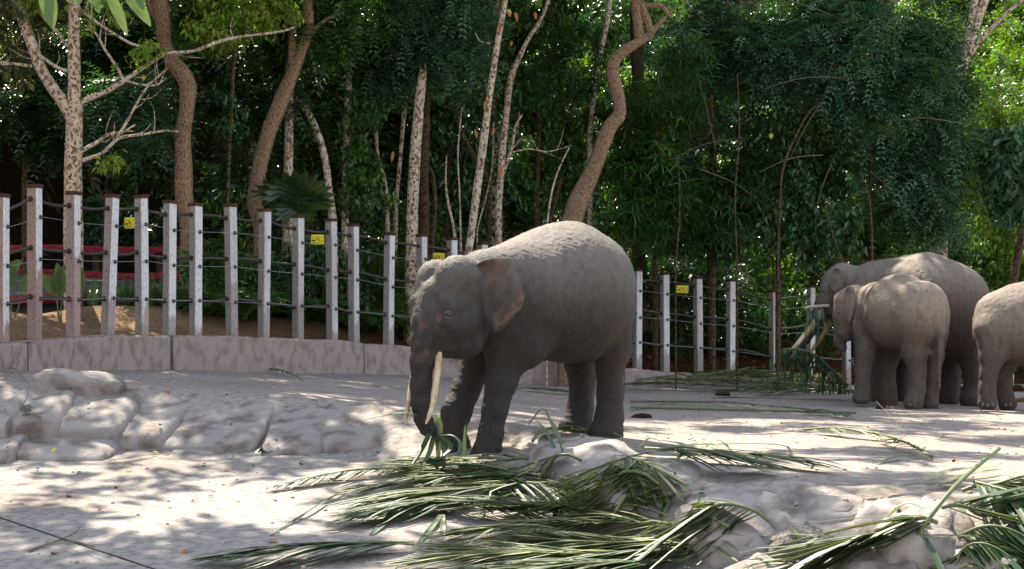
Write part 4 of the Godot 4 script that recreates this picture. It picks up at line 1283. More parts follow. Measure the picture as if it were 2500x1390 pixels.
# ---------------------------------------------------------------- the forest
func forest() -> void:
	# trees, left to right
	var t := tree("pale_tree", "pale lichen-spotted forked tree behind the second whole fence post", [[178, 640, 46], [178, 560, 44], [178, 480, 43], [178, 420, 42], [180, 330, 40], [181, 270, 38], [181, 200, 31], [180, 110, 30], [180, 0, 29], [178, -180, 24], [172, -420, 14]], 24.6, M.bark_pale,
		[[[172, 290, 26], [158, 258, 29], [128, 215, 29], [98, 165, 28], [80, 115, 27], [60, 60, 28], [40, 0, 28], [12, -90, 24], [-30, -240, 16]],
		[[190, 258, 16], [205, 245, 14], [250, 228, 12], [290, 205, 11], [335, 175, 10], [380, 145, 10], [410, 130, 9], [470, 125, 8], [540, 100, 8], [600, 88, 7], [680, 78, 6], [720, 66, 4]],
		[[196, 372, 13], [205, 365, 10], [240, 345, 9], [262, 330, 8], [300, 322, 6], [330, 305, 4]],
		[[196, 395, 14], [212, 388, 10], [248, 375, 9], [280, 345, 8], [300, 335, 8], [350, 328, 7], [400, 320, 6], [436, 322, 4]],
		[[284, 336, 7], [308, 300, 7], [335, 250, 6], [362, 210, 5], [410, 165, 4]],
		[[302, 198, 7], [285, 165, 7], [255, 120, 7], [232, 80, 6], [205, 72, 4]],
		[[300, 195, 6], [340, 206, 5], [380, 208, 5], [405, 190, 4]],
		[[385, 118, 8], [330, 110, 7], [290, 90, 7], [230, 50, 7], [195, 20, 6], [170, -30, 5]],
		[[170, 175, 10], [140, 165, 9], [110, 145, 8], [90, 130, 6]],
		[[168, 120, 8], [140, 80, 9], [100, 35, 9], [75, 5, 8], [50, -30, 6]],
		[[78, 162, 9], [40, 157, 7], [0, 153, 6], [-60, 150, 4]]],
		[["broad0", M.leaf_olive, [[60, 60, 24.8, 0.55, 0.45, 26], [20, 140, 25.2, 0.5, 0.5, 22], [110, 10, 25, 0.5, 0.3, 18]], 0.8],
		["broad1", M.leaf_lime_backlit, [[240, 20, 24.6, 0.5, 0.3, 9], [70, 30, 24.4, 0.35, 0.3, 7], [330, 120, 24.4, 0.5, 0.3, 6], [265, 395, 24.5, 0.2, 0.1, 3]], 0.7],
		["coarse0", M.leaf_mid, [[150, -420, 24.5, 3.2, 1.3, 165], [-60, -300, 25, 2.4, 1.2, 99]]]])
	tree("curved_tree", "thick tan tree trunk with an S-bend behind the fifth and sixth posts", [[462, 640, 48], [462, 560, 44], [450, 480, 43], [448, 400, 41], [446, 330, 40], [455, 270, 40], [458, 215, 42], [445, 180, 42], [420, 150, 40], [402, 110, 38], [398, 60, 40], [390, 0, 40], [385, -150, 34], [400, -400, 22]], 26.4, M.bark_tan,
		[[[400, 60, 22], [370, 20, 18], [350, -60, 12]]],
		[["pinnate1", M.leaf_blue, [[310, 225, 26.8, 0.7, 0.4, 40], [250, 280, 27.2, 0.55, 0.5, 30], [360, 270, 26.9, 0.6, 0.4, 30], [395, 320, 26.6, 0.4, 0.35, 18], [290, 350, 27.0, 0.5, 0.3, 22]], 0.9, -0.2],
		["coarse1", M.leaf_dark, [[420, -350, 26.5, 3.0, 1.6, 92], [330, -480, 27, 3.4, 1.5, 83], [600, -430, 26, 2.6, 1.2, 57]]],
		["pinnate2", M.leaf_mid, [[480, 40, 27.6, 0.7, 0.45, 30], [520, 10, 27.4, 0.7, 0.4, 30]], 0.9]])
	tree("leaning_tree", "tan leaning tree trunk behind the eighth post, forking at the top", [[640, 560, 40], [622, 500, 37], [626, 455, 37], [636, 397, 37], [653, 332, 38], [670, 285, 37], [690, 235, 37], [718, 170, 33], [738, 118, 28], [751, 80, 27], [752, 30, 26], [744, -40, 24], [735, -200, 18]], 27.6, M.bark_tan,
		[[[716, 175, 22], [712, 120, 20], [716, 70, 18], [722, 20, 14]], [[742, 110, 16], [780, 60, 10], [830, 30, 8]]],
		[["pinnate3", M.leaf_mid, [[690, 20, 28.6, 0.9, 0.5, 50], [790, 90, 28.0, 0.6, 0.5, 34], [640, 110, 28.4, 0.6, 0.35, 20], [830, 30, 28.0, 0.8, 0.5, 44]], 0.9],
		["broad1", M.leaf_lime_backlit, [[560, 25, 26.4, 0.55, 0.35, 26], [620, 40, 26.6, 0.45, 0.3, 18], [500, 80, 26.2, 0.3, 0.25, 9], [690, 10, 26.8, 0.6, 0.2, 14], [530, 75, 26.3, 0.4, 0.2, 10]], 0.75],
		["coarse0", M.leaf_dark, [[740, -330, 27.5, 3.0, 1.5, 88], [900, -420, 28, 3.0, 1.4, 79]]]])
	tree("straight_tree", "straight pale trunk just right of the leaning tan tree", [[702, 620, 27], [702, 480, 26], [703, 430, 25], [705, 340, 25], [706, 250, 22], [708, 180, 21], [712, 100, 22], [712, 20, 20], [706, -260, 14]], 28.4, M.bark_pale, [], [["pinnate0", M.leaf_dark, [[800, 190, 29.5, 0.9, 0.7, 80], [610, 220, 29.2, 0.7, 0.5, 44], [560, 250, 29.4, 0.6, 0.4, 34]], 1.0]])
	tree("sapling", "thin straight greenish sapling between the sixth and seventh posts", [[553, 620, 9], [556, 470, 9], [560, 350, 9], [567, 220, 9], [574, 60, 8], [578, -120, 6]], 27.0, M.bark_dark, [], [["broad0", M.leaf_dark, [[562, 280, 27, 0.25, 0.5, 14]], 0.8]])
	tree("mossy_tree", "slim mossy trunk leaning left behind the tenth post", [[815, 620, 20], [812, 540, 20], [804, 470, 18], [795, 400, 17], [782, 345, 16], [762, 295, 15], [735, 255, 13], [700, 225, 8]], 28.6, M.bark_pale, [], [["pinnate0", M.leaf_dark, [[745, 330, 29, 0.6, 0.5, 26], [700, 240, 28.5, 0.4, 0.3, 14]], 0.9]])
	tree("spotted_tree", "rust-spotted straight trunk above the tenth fence post", [[842, 620, 21], [843, 480, 20], [845, 390, 20], [847, 300, 20], [850, 200, 18], [850, 130, 16], [846, 40, 14], [842, -160, 10]], 29.2, M.bark_pale, [], [["broad0", M.leaf_mid, [[885, 300, 29, 0.5, 0.6, 26], [880, 420, 29, 0.4, 0.55, 22], [900, 480, 29, 0.45, 0.35, 18]], 0.9], ["pinnate1", M.leaf_blue, [[940, 90, 29.4, 1.0, 0.8, 130], [900, 200, 29.8, 0.8, 0.5, 60]], 0.95]])
	tree("crooked_sapling", "thin grey sapling with a crook, left of the broken trunk", [[948, 640, 11], [944, 500, 11], [938, 440, 10], [924, 390, 9], [918, 330, 9], [917, 230, 8], [918, 100, 7]], 29.8, M.bark_pale)
	tree("slim_tree", "slim straight trunk immediately left of the broken trunk", [[964, 640, 12], [967, 500, 12], [974, 420, 11], [982, 330, 10], [990, 240, 10], [998, 140, 9], [1002, 0, 8]], 30.2, M.bark_pale)
	tree("broken_tree", "pale trunk snapped off with a jagged splintered top", [[1004, 640, 29], [1006, 560, 28], [1008, 480, 27], [1012, 400, 27], [1018, 320, 26], [1024, 250, 25], [1030, 200, 23], [1033, 172, 20]], 28.9, M.bark_pale, [[[1037, 178, 8], [1038, 162, 5], [1037, 150, 1]], [[1028, 180, 7], [1026, 166, 4], [1025, 156, 1]]])
	tree("dark_tree", "dark brown trunk standing close behind the broken pale trunk", [[1036, 640, 26], [1035, 480, 24], [1038, 350, 22], [1042, 230, 20], [1046, 100, 18], [1048, -100, 14]], 29.9, M.bark_dark, [], [["pinnate1", M.leaf_blue, [[1080, 60, 29.6, 1.1, 0.9, 170], [1000, 120, 29.4, 0.8, 0.6, 80], [1120, 160, 29.4, 0.8, 0.5, 60], [1040, 10, 29.2, 1.1, 0.6, 90]], 0.95], ["coarse1", M.leaf_dark, [[1050, -340, 29.5, 3.4, 1.6, 253], [1250, -420, 30, 3.0, 1.5, 209]]]])
	tree("white_tree", "tall slender white trunk leaning right above the tusker's shoulders", [[1136, 660, 20], [1148, 590, 19], [1160, 500, 19], [1172, 410, 18], [1184, 320, 18], [1195, 235, 17], [1206, 160, 16], [1216, 95, 16], [1226, 40, 15], [1236, -30, 14], [1250, -220, 10]], 28.8, M.bark_pale, [[[1196, 106, 4], [1172, 100, 3], [1160, 80, 2]]])
	tree("grey_tree", "upright mottled grey trunk just right of the white leaning trunk", [[1218, 640, 19], [1217, 520, 18], [1222, 430, 19], [1228, 350, 18], [1236, 280, 17], [1246, 195, 16], [1268, 140, 12], [1290, 95, 11], [1325, 38, 10], [1350, -40, 8]], 30.4, M.bark_pale, [[[1222, 440, 10], [1240, 390, 9], [1252, 350, 8], [1258, 310, 6], [1275, 280, 4]], [[1252, 372, 5], [1290, 364, 4], [1340, 370, 3], [1395, 355, 2]]])
	tree("back_tree", "shaded straight trunk behind the white leaning trunk", [[1205, 560, 20], [1203, 350, 19], [1205, 150, 18], [1212, 0, 17], [1215, -200, 12]], 33.0, M.bark_pale, [], [["coarse0", M.leaf_dark, [[1210, -260, 33, 3.0, 1.6, 198]]]])
	tree("arching_tree", "dim trunk arching to the left between grey and curving trunks", [[1378, 340, 16], [1366, 170, 14], [1350, 110, 13], [1335, 50, 12], [1325, -20, 10]], 33.5, M.bark_dark)
	tree("diagonal_tree", "thin dark trunk slanting across behind the white leaning trunk", [[1195, 440, 10], [1165, 395, 12], [1140, 350, 11], [1122, 310, 10], [1112, 250, 8], [1105, 180, 6]], 30.8, M.bark_dark)
	tree("winding_tree", "big brown winding trunk with a hooked top, behind the tusker's rump", [[1385, 580, 48], [1408, 500, 46], [1432, 448, 42], [1456, 395, 38], [1474, 345, 36], [1490, 308, 35], [1510, 284, 34], [1512, 258, 31], [1505, 220, 32], [1496, 180, 31], [1500, 150, 30], [1522, 126, 28], [1550, 108, 25], [1580, 90, 19], [1602, 66, 14], [1625, 42, 10]], 29.6, M.bark_tan,
		[[[1560, 104, 22], [1558, 70, 24], [1554, 30, 26], [1550, -30, 24], [1556, -160, 18]], [[1590, 84, 22], [1580, 50, 21], [1566, 15, 20], [1558, -10, 18]], [[1564, 12, 12], [1590, 14, 13], [1610, 14, 14], [1625, 26, 13], [1632, 40, 8]]],
		[["whorl0", M.leaf_dark, [[1400, 180, 30.5, 0.9, 0.6, 40], [1640, 160, 30.2, 0.7, 0.6, 34]], 0.9], ["coarse0", M.leaf_mid, [[1560, -230, 35.5, 2.6, 1.4, 231], [1420, -330, 33.5, 2.8, 1.4, 187]]]])
	tree("pole_tree", "pale pole-like trunk leaning right, left of the winding trunk", [[1440, 330, 14], [1448, 250, 14], [1456, 190, 14], [1468, 120, 14], [1482, 55, 13], [1492, -30, 12]], 32.4, M.bark_pale)
	tree("shadow_tree", "thick shaded trunk standing right of the winding trunk", [[1560, 420, 34], [1562, 300, 32], [1558, 190, 30], [1552, 60, 28], [1550, -120, 24]], 34.0, M.bark_dark, [], [["coarse1", M.leaf_dark, [[1700, -260, 34, 3.4, 1.7, 231]]]])
	tree("slender_tree", "slender dim trunk under the large overhanging crown", [[1735, 520, 16], [1738, 380, 15], [1742, 280, 14], [1748, 200, 12], [1752, 100, 10]], 33.8, M.bark_dark, [[[1742, 250, 6], [1760, 215, 5], [1800, 190, 3]]])
	# the big overhanging crown on the right
	var great := tree("overhanging_tree", "great blue-green tree whose crown overhangs the right half of the fence", [[2290, 660, 44], [2300, 480, 38], [2312, 360, 34], [2330, 260, 28], [2348, 180, 25], [2366, 110, 24], [2390, 40, 22], [2412, -30, 20], [2430, -200, 14]], 34.5, M.bark_pale,
		[[[2350, 170, 18], [2362, 90, 20], [2378, 10, 20], [2390, -80, 16]], [[2368, 140, 13], [2392, 100, 12], [2430, 60, 11], [2470, 22, 10], [2510, -10, 8]], [[2318, 320, 12], [2240, 250, 9], [2130, 190, 7], [1990, 150, 5], [1850, 110, 4]], [[1668, -10, 6], [1690, 25, 6], [1715, 45, 5], [1740, 72, 3]], [[2306, 400, 10], [2200, 330, 7], [2100, 300, 5]]],
		[["pinnate0", M.leaf_blue, [[1760, 80, 33.0, 0.9, 0.8, 85], [1880, 60, 32.4, 1.0, 0.9, 117], [2010, 70, 31.8, 1.1, 0.9, 140], [2140, 70, 31.6, 1.0, 0.9, 140], [2250, 90, 32.0, 0.9, 0.9, 124], [1820, 170, 32.8, 0.7, 0.5, 54], [1950, 160, 32.0, 0.9, 0.6, 85], [2090, 190, 31.6, 0.9, 0.7, 101], [2220, 210, 31.8, 0.9, 0.8, 109], [2160, 300, 31.8, 0.8, 0.6, 78], [2280, 310, 32.2, 0.7, 0.8, 85], [2250, 420, 32.2, 0.8, 0.8, 101], [2120, 400, 32.4, 0.6, 0.5, 39], [2300, 510, 32.8, 0.7, 0.7, 78], [1730, 160, 33.4, 0.5, 0.4, 23]], 1.0, -0.06],
		["pinnate1", M.leaf_mid, [[2330, 380, 32.6, 0.6, 0.6, 46], [1870, 110, 32.9, 1.0, 0.8, 54], [2080, 260, 32.4, 1.0, 0.5, 46], [2260, 540, 33.0, 0.8, 0.5, 54], [2170, 480, 33.2, 0.7, 0.5, 39], [2340, 210, 32.8, 0.5, 0.6, 39]], 1.0, -0.05],
		["coarse0", M.leaf_mid, [[2200, -250, 34.5, 3.2, 1.2, 231], [1900, -230, 35, 3.2, 1.1, 209], [2420, -220, 35, 2.4, 1.2, 132]]]])
	for k in 15:
		var p := at(rng.randf_range(1700, 2340), rng.randf_range(20, 520), rng.randf_range(30.6, 31.8))
		var out := Vector3(rng.randf_range(-1, 1), rng.randf_range(-0.7, 0.2), rng.randf_range(-0.2, 0.5)).normalized()
		var l := rng.randf_range(0.4, 0.9)
		part("twig", tube(smooth_path([[p - out * l, 0.009], [p + Vector3(0, 0.05, 0), 0.006], [p + out * l + Vector3(0, -0.1, 0), 0.003]], 4), 6), M.twig, great)
	tree("corner_trunk", "dark leaning trunk at the right edge above the cut-off elephant", [[2462, 740, 22], [2474, 690, 22], [2486, 620, 20], [2500, 540, 20], [2520, 440, 18]], 34.0, M.bark_dark, [], [["broad0", M.leaf_blue, [[2460, 420, 32.5, 0.55, 0.5, 34], [2490, 360, 32.6, 0.4, 0.4, 20], [2420, 350, 33, 0.5, 0.3, 18], [2480, 500, 33, 0.5, 0.4, 22]], 1.5]])
	# low trees and saplings that fill the middle, each with its own crown
	var fill := [
		["bushy_tree", "dark bushy understorey tree in the gap left of the white trunk", 1090, 500, 31.5, "broad1", M.leaf_dark, [[1100, 300, 31.6, 1.0, 1.0, 70], [1080, 420, 31.8, 0.9, 0.7, 60], [1130, 520, 31.5, 0.7, 0.7, 46]], 1.0],
		["glossy_tree", "glossy leafy tree filling the gap right of the grey trunk", 1310, 480, 32.5, "broad0", M.leaf_mid, [[1300, 250, 32.6, 1.0, 0.9, 80], [1330, 400, 32.8, 1.1, 0.9, 90], [1290, 120, 33, 1.1, 0.9, 80], [1380, 80, 33.2, 1.0, 0.8, 70], [1420, 300, 33.4, 0.9, 0.9, 60]], 1.0],
		["narrow_leaf_tree", "shrubby tree with whorls of narrow shining leaves right of the winding trunk", 1600, 560, 32.0, "whorl0", M.leaf_mid, [[1600, 300, 32.2, 1.0, 0.9, 70], [1580, 420, 31.8, 0.9, 0.8, 60], [1640, 500, 31.6, 0.9, 0.7, 60], [1530, 330, 32.6, 0.7, 0.8, 40], [1650, 220, 32.8, 0.8, 0.6, 44], [1580, 560, 31.4, 1.0, 0.5, 60]], 1.05],
		["drooping_tree", "tree with drooping narrow leaves at the middle of the right half", 1740, 560, 32.4, "whorl1", M.leaf_dark, [[1740, 380, 32.6, 1.0, 0.9, 70], [1760, 500, 32.2, 1.1, 0.7, 76], [1690, 440, 32.0, 0.8, 0.8, 50], [1830, 420, 32.8, 0.9, 0.9, 60], [1720, 590, 31.8, 1.1, 0.5, 60]], 1.05],
		["shining_tree", "dense glinting dark tree below the overhanging crown", 1900, 560, 33.0, "broad1", M.leaf_dark, [[1890, 330, 33, 1.0, 0.8, 80], [1950, 440, 33, 1.1, 0.8, 90], [1870, 520, 32.6, 1.0, 0.8, 80], [1990, 560, 32.6, 1.0, 0.7, 76], [2010, 350, 33.4, 0.9, 0.8, 60]], 1.0],
		["green_thicket_tree", "mid-green bushy tree behind the largest elephant's back", 2120, 620, 35.5, "broad0", M.leaf_mid, [[2100, 520, 35.5, 1.1, 0.8, 80], [2200, 580, 35.5, 1.1, 0.7, 80], [2300, 600, 36, 1.2, 0.7, 80], [2020, 600, 35.2, 0.9, 0.6, 50]], 1.0],
		["sunlit_tree", "sunlit yellow-green tree near the right edge of the photo", 2420, 640, 41.0, "broad1", M.leaf_bright, [[2400, 330, 40, 1.2, 1.0, 90], [2440, 520, 40, 1.3, 1.0, 100], [2480, 620, 40, 1.2, 0.9, 80], [2380, 620, 39, 1.1, 0.8, 70], [2390, 440, 39, 0.9, 0.8, 60]], 1.0],
		["feathery_tree", "feathery dark tree behind the straight pale trunk on the left", 760, 420, 31.5, "pinnate2", M.leaf_dark, [[770, 200, 31.5, 1.0, 0.9, 110], [650, 150, 31.0, 0.9, 0.7, 70], [880, 330, 32, 1.0, 0.9, 90], [780, 320, 31.5, 0.8, 0.6, 50], [960, 300, 32.2, 0.9, 0.9, 80], [560, 130, 30.6, 0.9, 0.6, 60], [940, 420, 31.8, 0.8, 0.7, 50]], 1.0],
		["left_edge_tree", "dark drooping tree in the gap beside the left photo edge", 60, 430, 29.0, "pinnate3", M.leaf_dark, [[50, 250, 28.6, 0.9, 0.8, 60], [120, 320, 28.8, 0.6, 0.5, 30], [270, 130, 29, 1.0, 0.6, 60], [60, 110, 28, 0.8, 0.6, 40], [330, 60, 28.5, 0.9, 0.6, 60]], 0.9],
	]
	for e in fill:
		tree(e[0], e[1], [[e[2], e[3], 14], [e[2] + 6, e[3] - 150, 11], [e[2] - 4, e[3] - 330, 8]], e[4], M.bark_dark, [], [[e[5], e[6], e[7], e[8], -0.12]])
	# thin bare saplings and lianas between the trunks
	var thin := [[[1055, 600, 9], [1062, 520, 9], [1062, 470, 9], [1056, 425, 8], [1045, 405, 5]], [[1112, 620, 8], [1108, 560, 7], [1095, 500, 7], [1088, 450, 5], [1090, 380, 4]], [[1125, 600, 5], [1122, 480, 5], [1118, 370, 4], [1128, 260, 3]], [[880, 640, 5], [872, 450, 5], [872, 300, 4], [880, 120, 4]], [[1165, 560, 4], [1200, 420, 4], [1205, 300, 4]], [[1335, 560, 5], [1345, 480, 5], [1362, 420, 4], [1390, 360, 3]], [[1330, 640, 6], [1345, 540, 6], [1360, 480, 5], [1372, 430, 4]], [[1900, 640, 6], [1905, 500, 6], [1915, 400, 5], [1960, 300, 4], [1990, 260, 3]], [[1800, 640, 4], [1795, 480, 4], [1805, 330, 4], [1800, 180, 3]], [[2130, 640, 5], [2128, 540, 5], [2120, 470, 4], [2100, 420, 3]], [[2060, 650, 4], [2030, 560, 4], [2010, 480, 3]], [[1650, 640, 4], [1660, 500, 4], [1655, 380, 3]], [[748, 560, 4], [742, 420, 4], [738, 300, 3]], [[610, 480, 4], [600, 330, 4], [602, 200, 3]], [[250, 560, 4], [262, 430, 4], [258, 350, 3]], [[350, 560, 3], [330, 440, 3], [338, 330, 3]]]
	var where := ["reddish hooked sapling right of the broken pale trunk", "crooked stem between the broken and the white trunks", "wiry straight stem left of the white trunk", "wiry stem right of the rust-spotted trunk", "thin stem crossing behind the white trunk", "thin stem right of the mottled grey trunk", "leaning stem left of the winding trunk's foot", "slanting stem under the overhanging crown", "upright wiry stem in the thicket right of the winding trunk", "forked stem above the largest elephant's head", "stem leaning left above the largest elephant's head", "wiry stem right of the winding trunk", "liana beside the straight pale trunk", "liana left of the leaning tan trunk", "liana right of the forked pale tree", "slanting liana left of the S-bent trunk"]
	for i in thin.size():
		tree("thin_stem", where[i], thin[i], 29.5 + 0.3 * (i % 5), M.bark_dark if i % 3 == 0 or i > 6 else M.bark_pale, [], [], "thin stems between the trees", "sapling", 0.1)
	# orange dead leaves that hang in the thicket
	var dead := [[1240, 22, 8, 16], [1258, 30, 7, 18], [1306, 30, 6, 14], [1220, 60, 7, 16], [1186, 246, 6, 18], [1206, 312, 6, 14], [1224, 405, 7, 22], [1160, 318, 6, 16], [1250, 100, 5, 10], [960, 370, 6, 20], [350, 184, 8, 10], [1882, 326, 9, 10], [288, 232, 4, 10]]
	for i in dead.size():
		var e = dead[i]
		var d := 28.0 if i < 10 else (24.4 if i == 10 else 30.0)
		var o := part("dead_leaf", big_leaf(Vector3.ZERO, Vector3(rng.randf_range(-0.3, 0.3), -1, 0), Vector3(0.2, 0, 1), px_size(e[3] * 1.3, d), px_size(e[2] * 1.3, d), 0.2), M.leaf_rust if i < 10 else M.dry_yellow, self, at(e[0], e[1], d))
		tag(o, ["orange dead leaf hanging highest beside the white trunk", "orange dead leaf right of the white trunk's top", "orange dead leaf hanging farthest right at the top", "brown-orange dead leaf below the white trunk's topmost ones", "orange dead leaf left of the white trunk, halfway up", "orange dead leaf between white and grey trunks", "long orange dead leaf low on the grey trunk", "orange dead leaf above the diagonal dark trunk", "small orange dead leaf high beside the grey trunk's bend", "rusty dead leaf left of the broken trunk", "yellow leaf on the forked pale tree's branch", "yellow leaf glowing in the thicket on the right", "small dead leaf hanging near the forked pale tree"][i], "leaf", "dead leaves hanging in the forest")
	# crowns above the picture that close the canopy over the forest floor, then clumps added to shade the arena
	var over := []
	for gx in range(-15, 16, 5):
		for gd in [30.5, 35.0, 40.0, 46.0]:
			var x: float = gx + rng.randf_range(-1.2, 1.2); var d: float = gd + rng.randf_range(-1.2, 1.2)
			if gd < 34.0 and gx > 1: d += 5.5
			if gd < 34.0 and gx <= 1: d += 1.5
			over.append([Vector3(x, 9.8 + 0.18 * (gd - 30.0) + rng.randf_range(-0.6, 0.8) + maxf(0.0, gd - 42.0) * 0.4, -d), Vector3(2.7, 1.0, 2.4), 95 if gd < 38.0 else 60])
	for gx in range(-20, -3, 4):
		for gd in [37.0, 43.0, 49.0, 55.0]:
			over.append([Vector3(gx + rng.randf_range(-1, 1), 10.5 + maxf(0.0, gd - 40.0) * 0.55, -gd), Vector3(2.8, 1.2, 3.2), 170])
	for e in [[-2.8, 9.6, 24.5], [1.4, 9.9, 26.0], [-1.6, 9.9, 27.5], [2.6, 9.4, 23.2], [0.2, 9.8, 21.2], [-4.8, 9.2, 26.5], [-6.8, 9.0, 28.5], [-8.5, 9.0, 26.0], [-6.4, 9.4, 24.5], [-1.9, 9.6, 19.4], [-0.9, 9.8, 18.8], [3.2, 9.7, 26.6], [0.4, 9.5, 24.6]]:  # unseen loose clumps over the arena, added only to throw shade streaks
		over.append([Vector3(e[0], e[1], -e[2]), Vector3(1.3, 0.5, 0.7), 20])
	var can := foliage("canopy", self, S.coarse1, M.leaf_dark, over, 1.15, 0.3, -0.2)
	tag(can, "closed forest canopy above the trunks, with added clumps that shade the arena, mostly over the picture's top", "canopy", "", "stuff")
	# the wooded slope behind
	var slope := [[], [], []]
	for i in 420:
		var d := 37.0 + 38.0 * pow(rng.randf(), 0.9)
		var x := rng.randf_range(-0.40, 0.42) * d
		var px := x / d * F + 1250.0
		var hi := 0.0 if d < 50 else 1.0
		var f := forest_floor(x, d)
		var y := f + rng.randf_range(0.3, 3.2) + (rng.randf() * 3.0 if rng.randf() < 0.5 else 0.0)
		var row := HORIZON - (y - EYE) * F / d
		if px < 560.0 and row > 180.0 and rng.randf() < 0.8: continue     # the dark hollow on the left stays bare
		var which := 0 if rng.randf() < 0.55 else 1
		if px > 1000.0 and rng.randf() < 0.10: which = 2
		if px > 2330.0 and d > 40.0: which = 2 if rng.randf() < 0.75 else 1
		slope[which].append([Vector3(x, y, -d), Vector3(1.3, 0.95, 1.2) * (1.0 + (d - 37.0) * 0.012), 42])
	for i in 130:          # the slope that shows past the great crown at the right
		var d := rng.randf_range(50.0, 80.0)
		var x := rng.randf_range(0.255, 0.36) * d
		slope[2 if i % 3 else 1].append([Vector3(x, forest_floor(x, d) + rng.randf_range(0.5, 6.5), -d), Vector3(2.2, 1.6, 2.0), 80])
	for i in 120:          # crest of the slope
		var d := rng.randf_range(66.0, 88.0)
		var x := rng.randf_range(-0.36, 0.40) * d
		slope[rng.randi() % 2].append([Vector3(x, forest_floor(x, d) + rng.randf_range(0.8, 8.0), -d), Vector3(2.6, 1.7, 2.2), 60])
	for k in 3:
		var fo := foliage("hillside_forest", self, [S.coarse0, S.broad1, S.coarse1][k], [M.leaf_dark, M.leaf_mid, M.leaf_bright][k], slope[k], [1.0, 1.5, 1.0][k], 0.4, -0.2)
		tag(fo, ["dark green forest covering the slope behind the trees", "mid-green leafy thickets among the far slope's forest", "yellow-green sunlit forest on the far slope at right"][k], "forest", "", "stuff")
	undergrowth()

func post_phrase(px: float) -> String:
	var best := 0
	for i in POSTS.size():
		if absf(POSTS[i][0] - px) < absf(POSTS[best][0] - px): best = i
	if best < 17: return "behind the %s whole post from the left" % ordinal(maxi(0, best - 3))
	if best < 22: return "hidden behind the tusker's body"
	return "behind the %s post right of the tusker" % ordinal(best - 22)

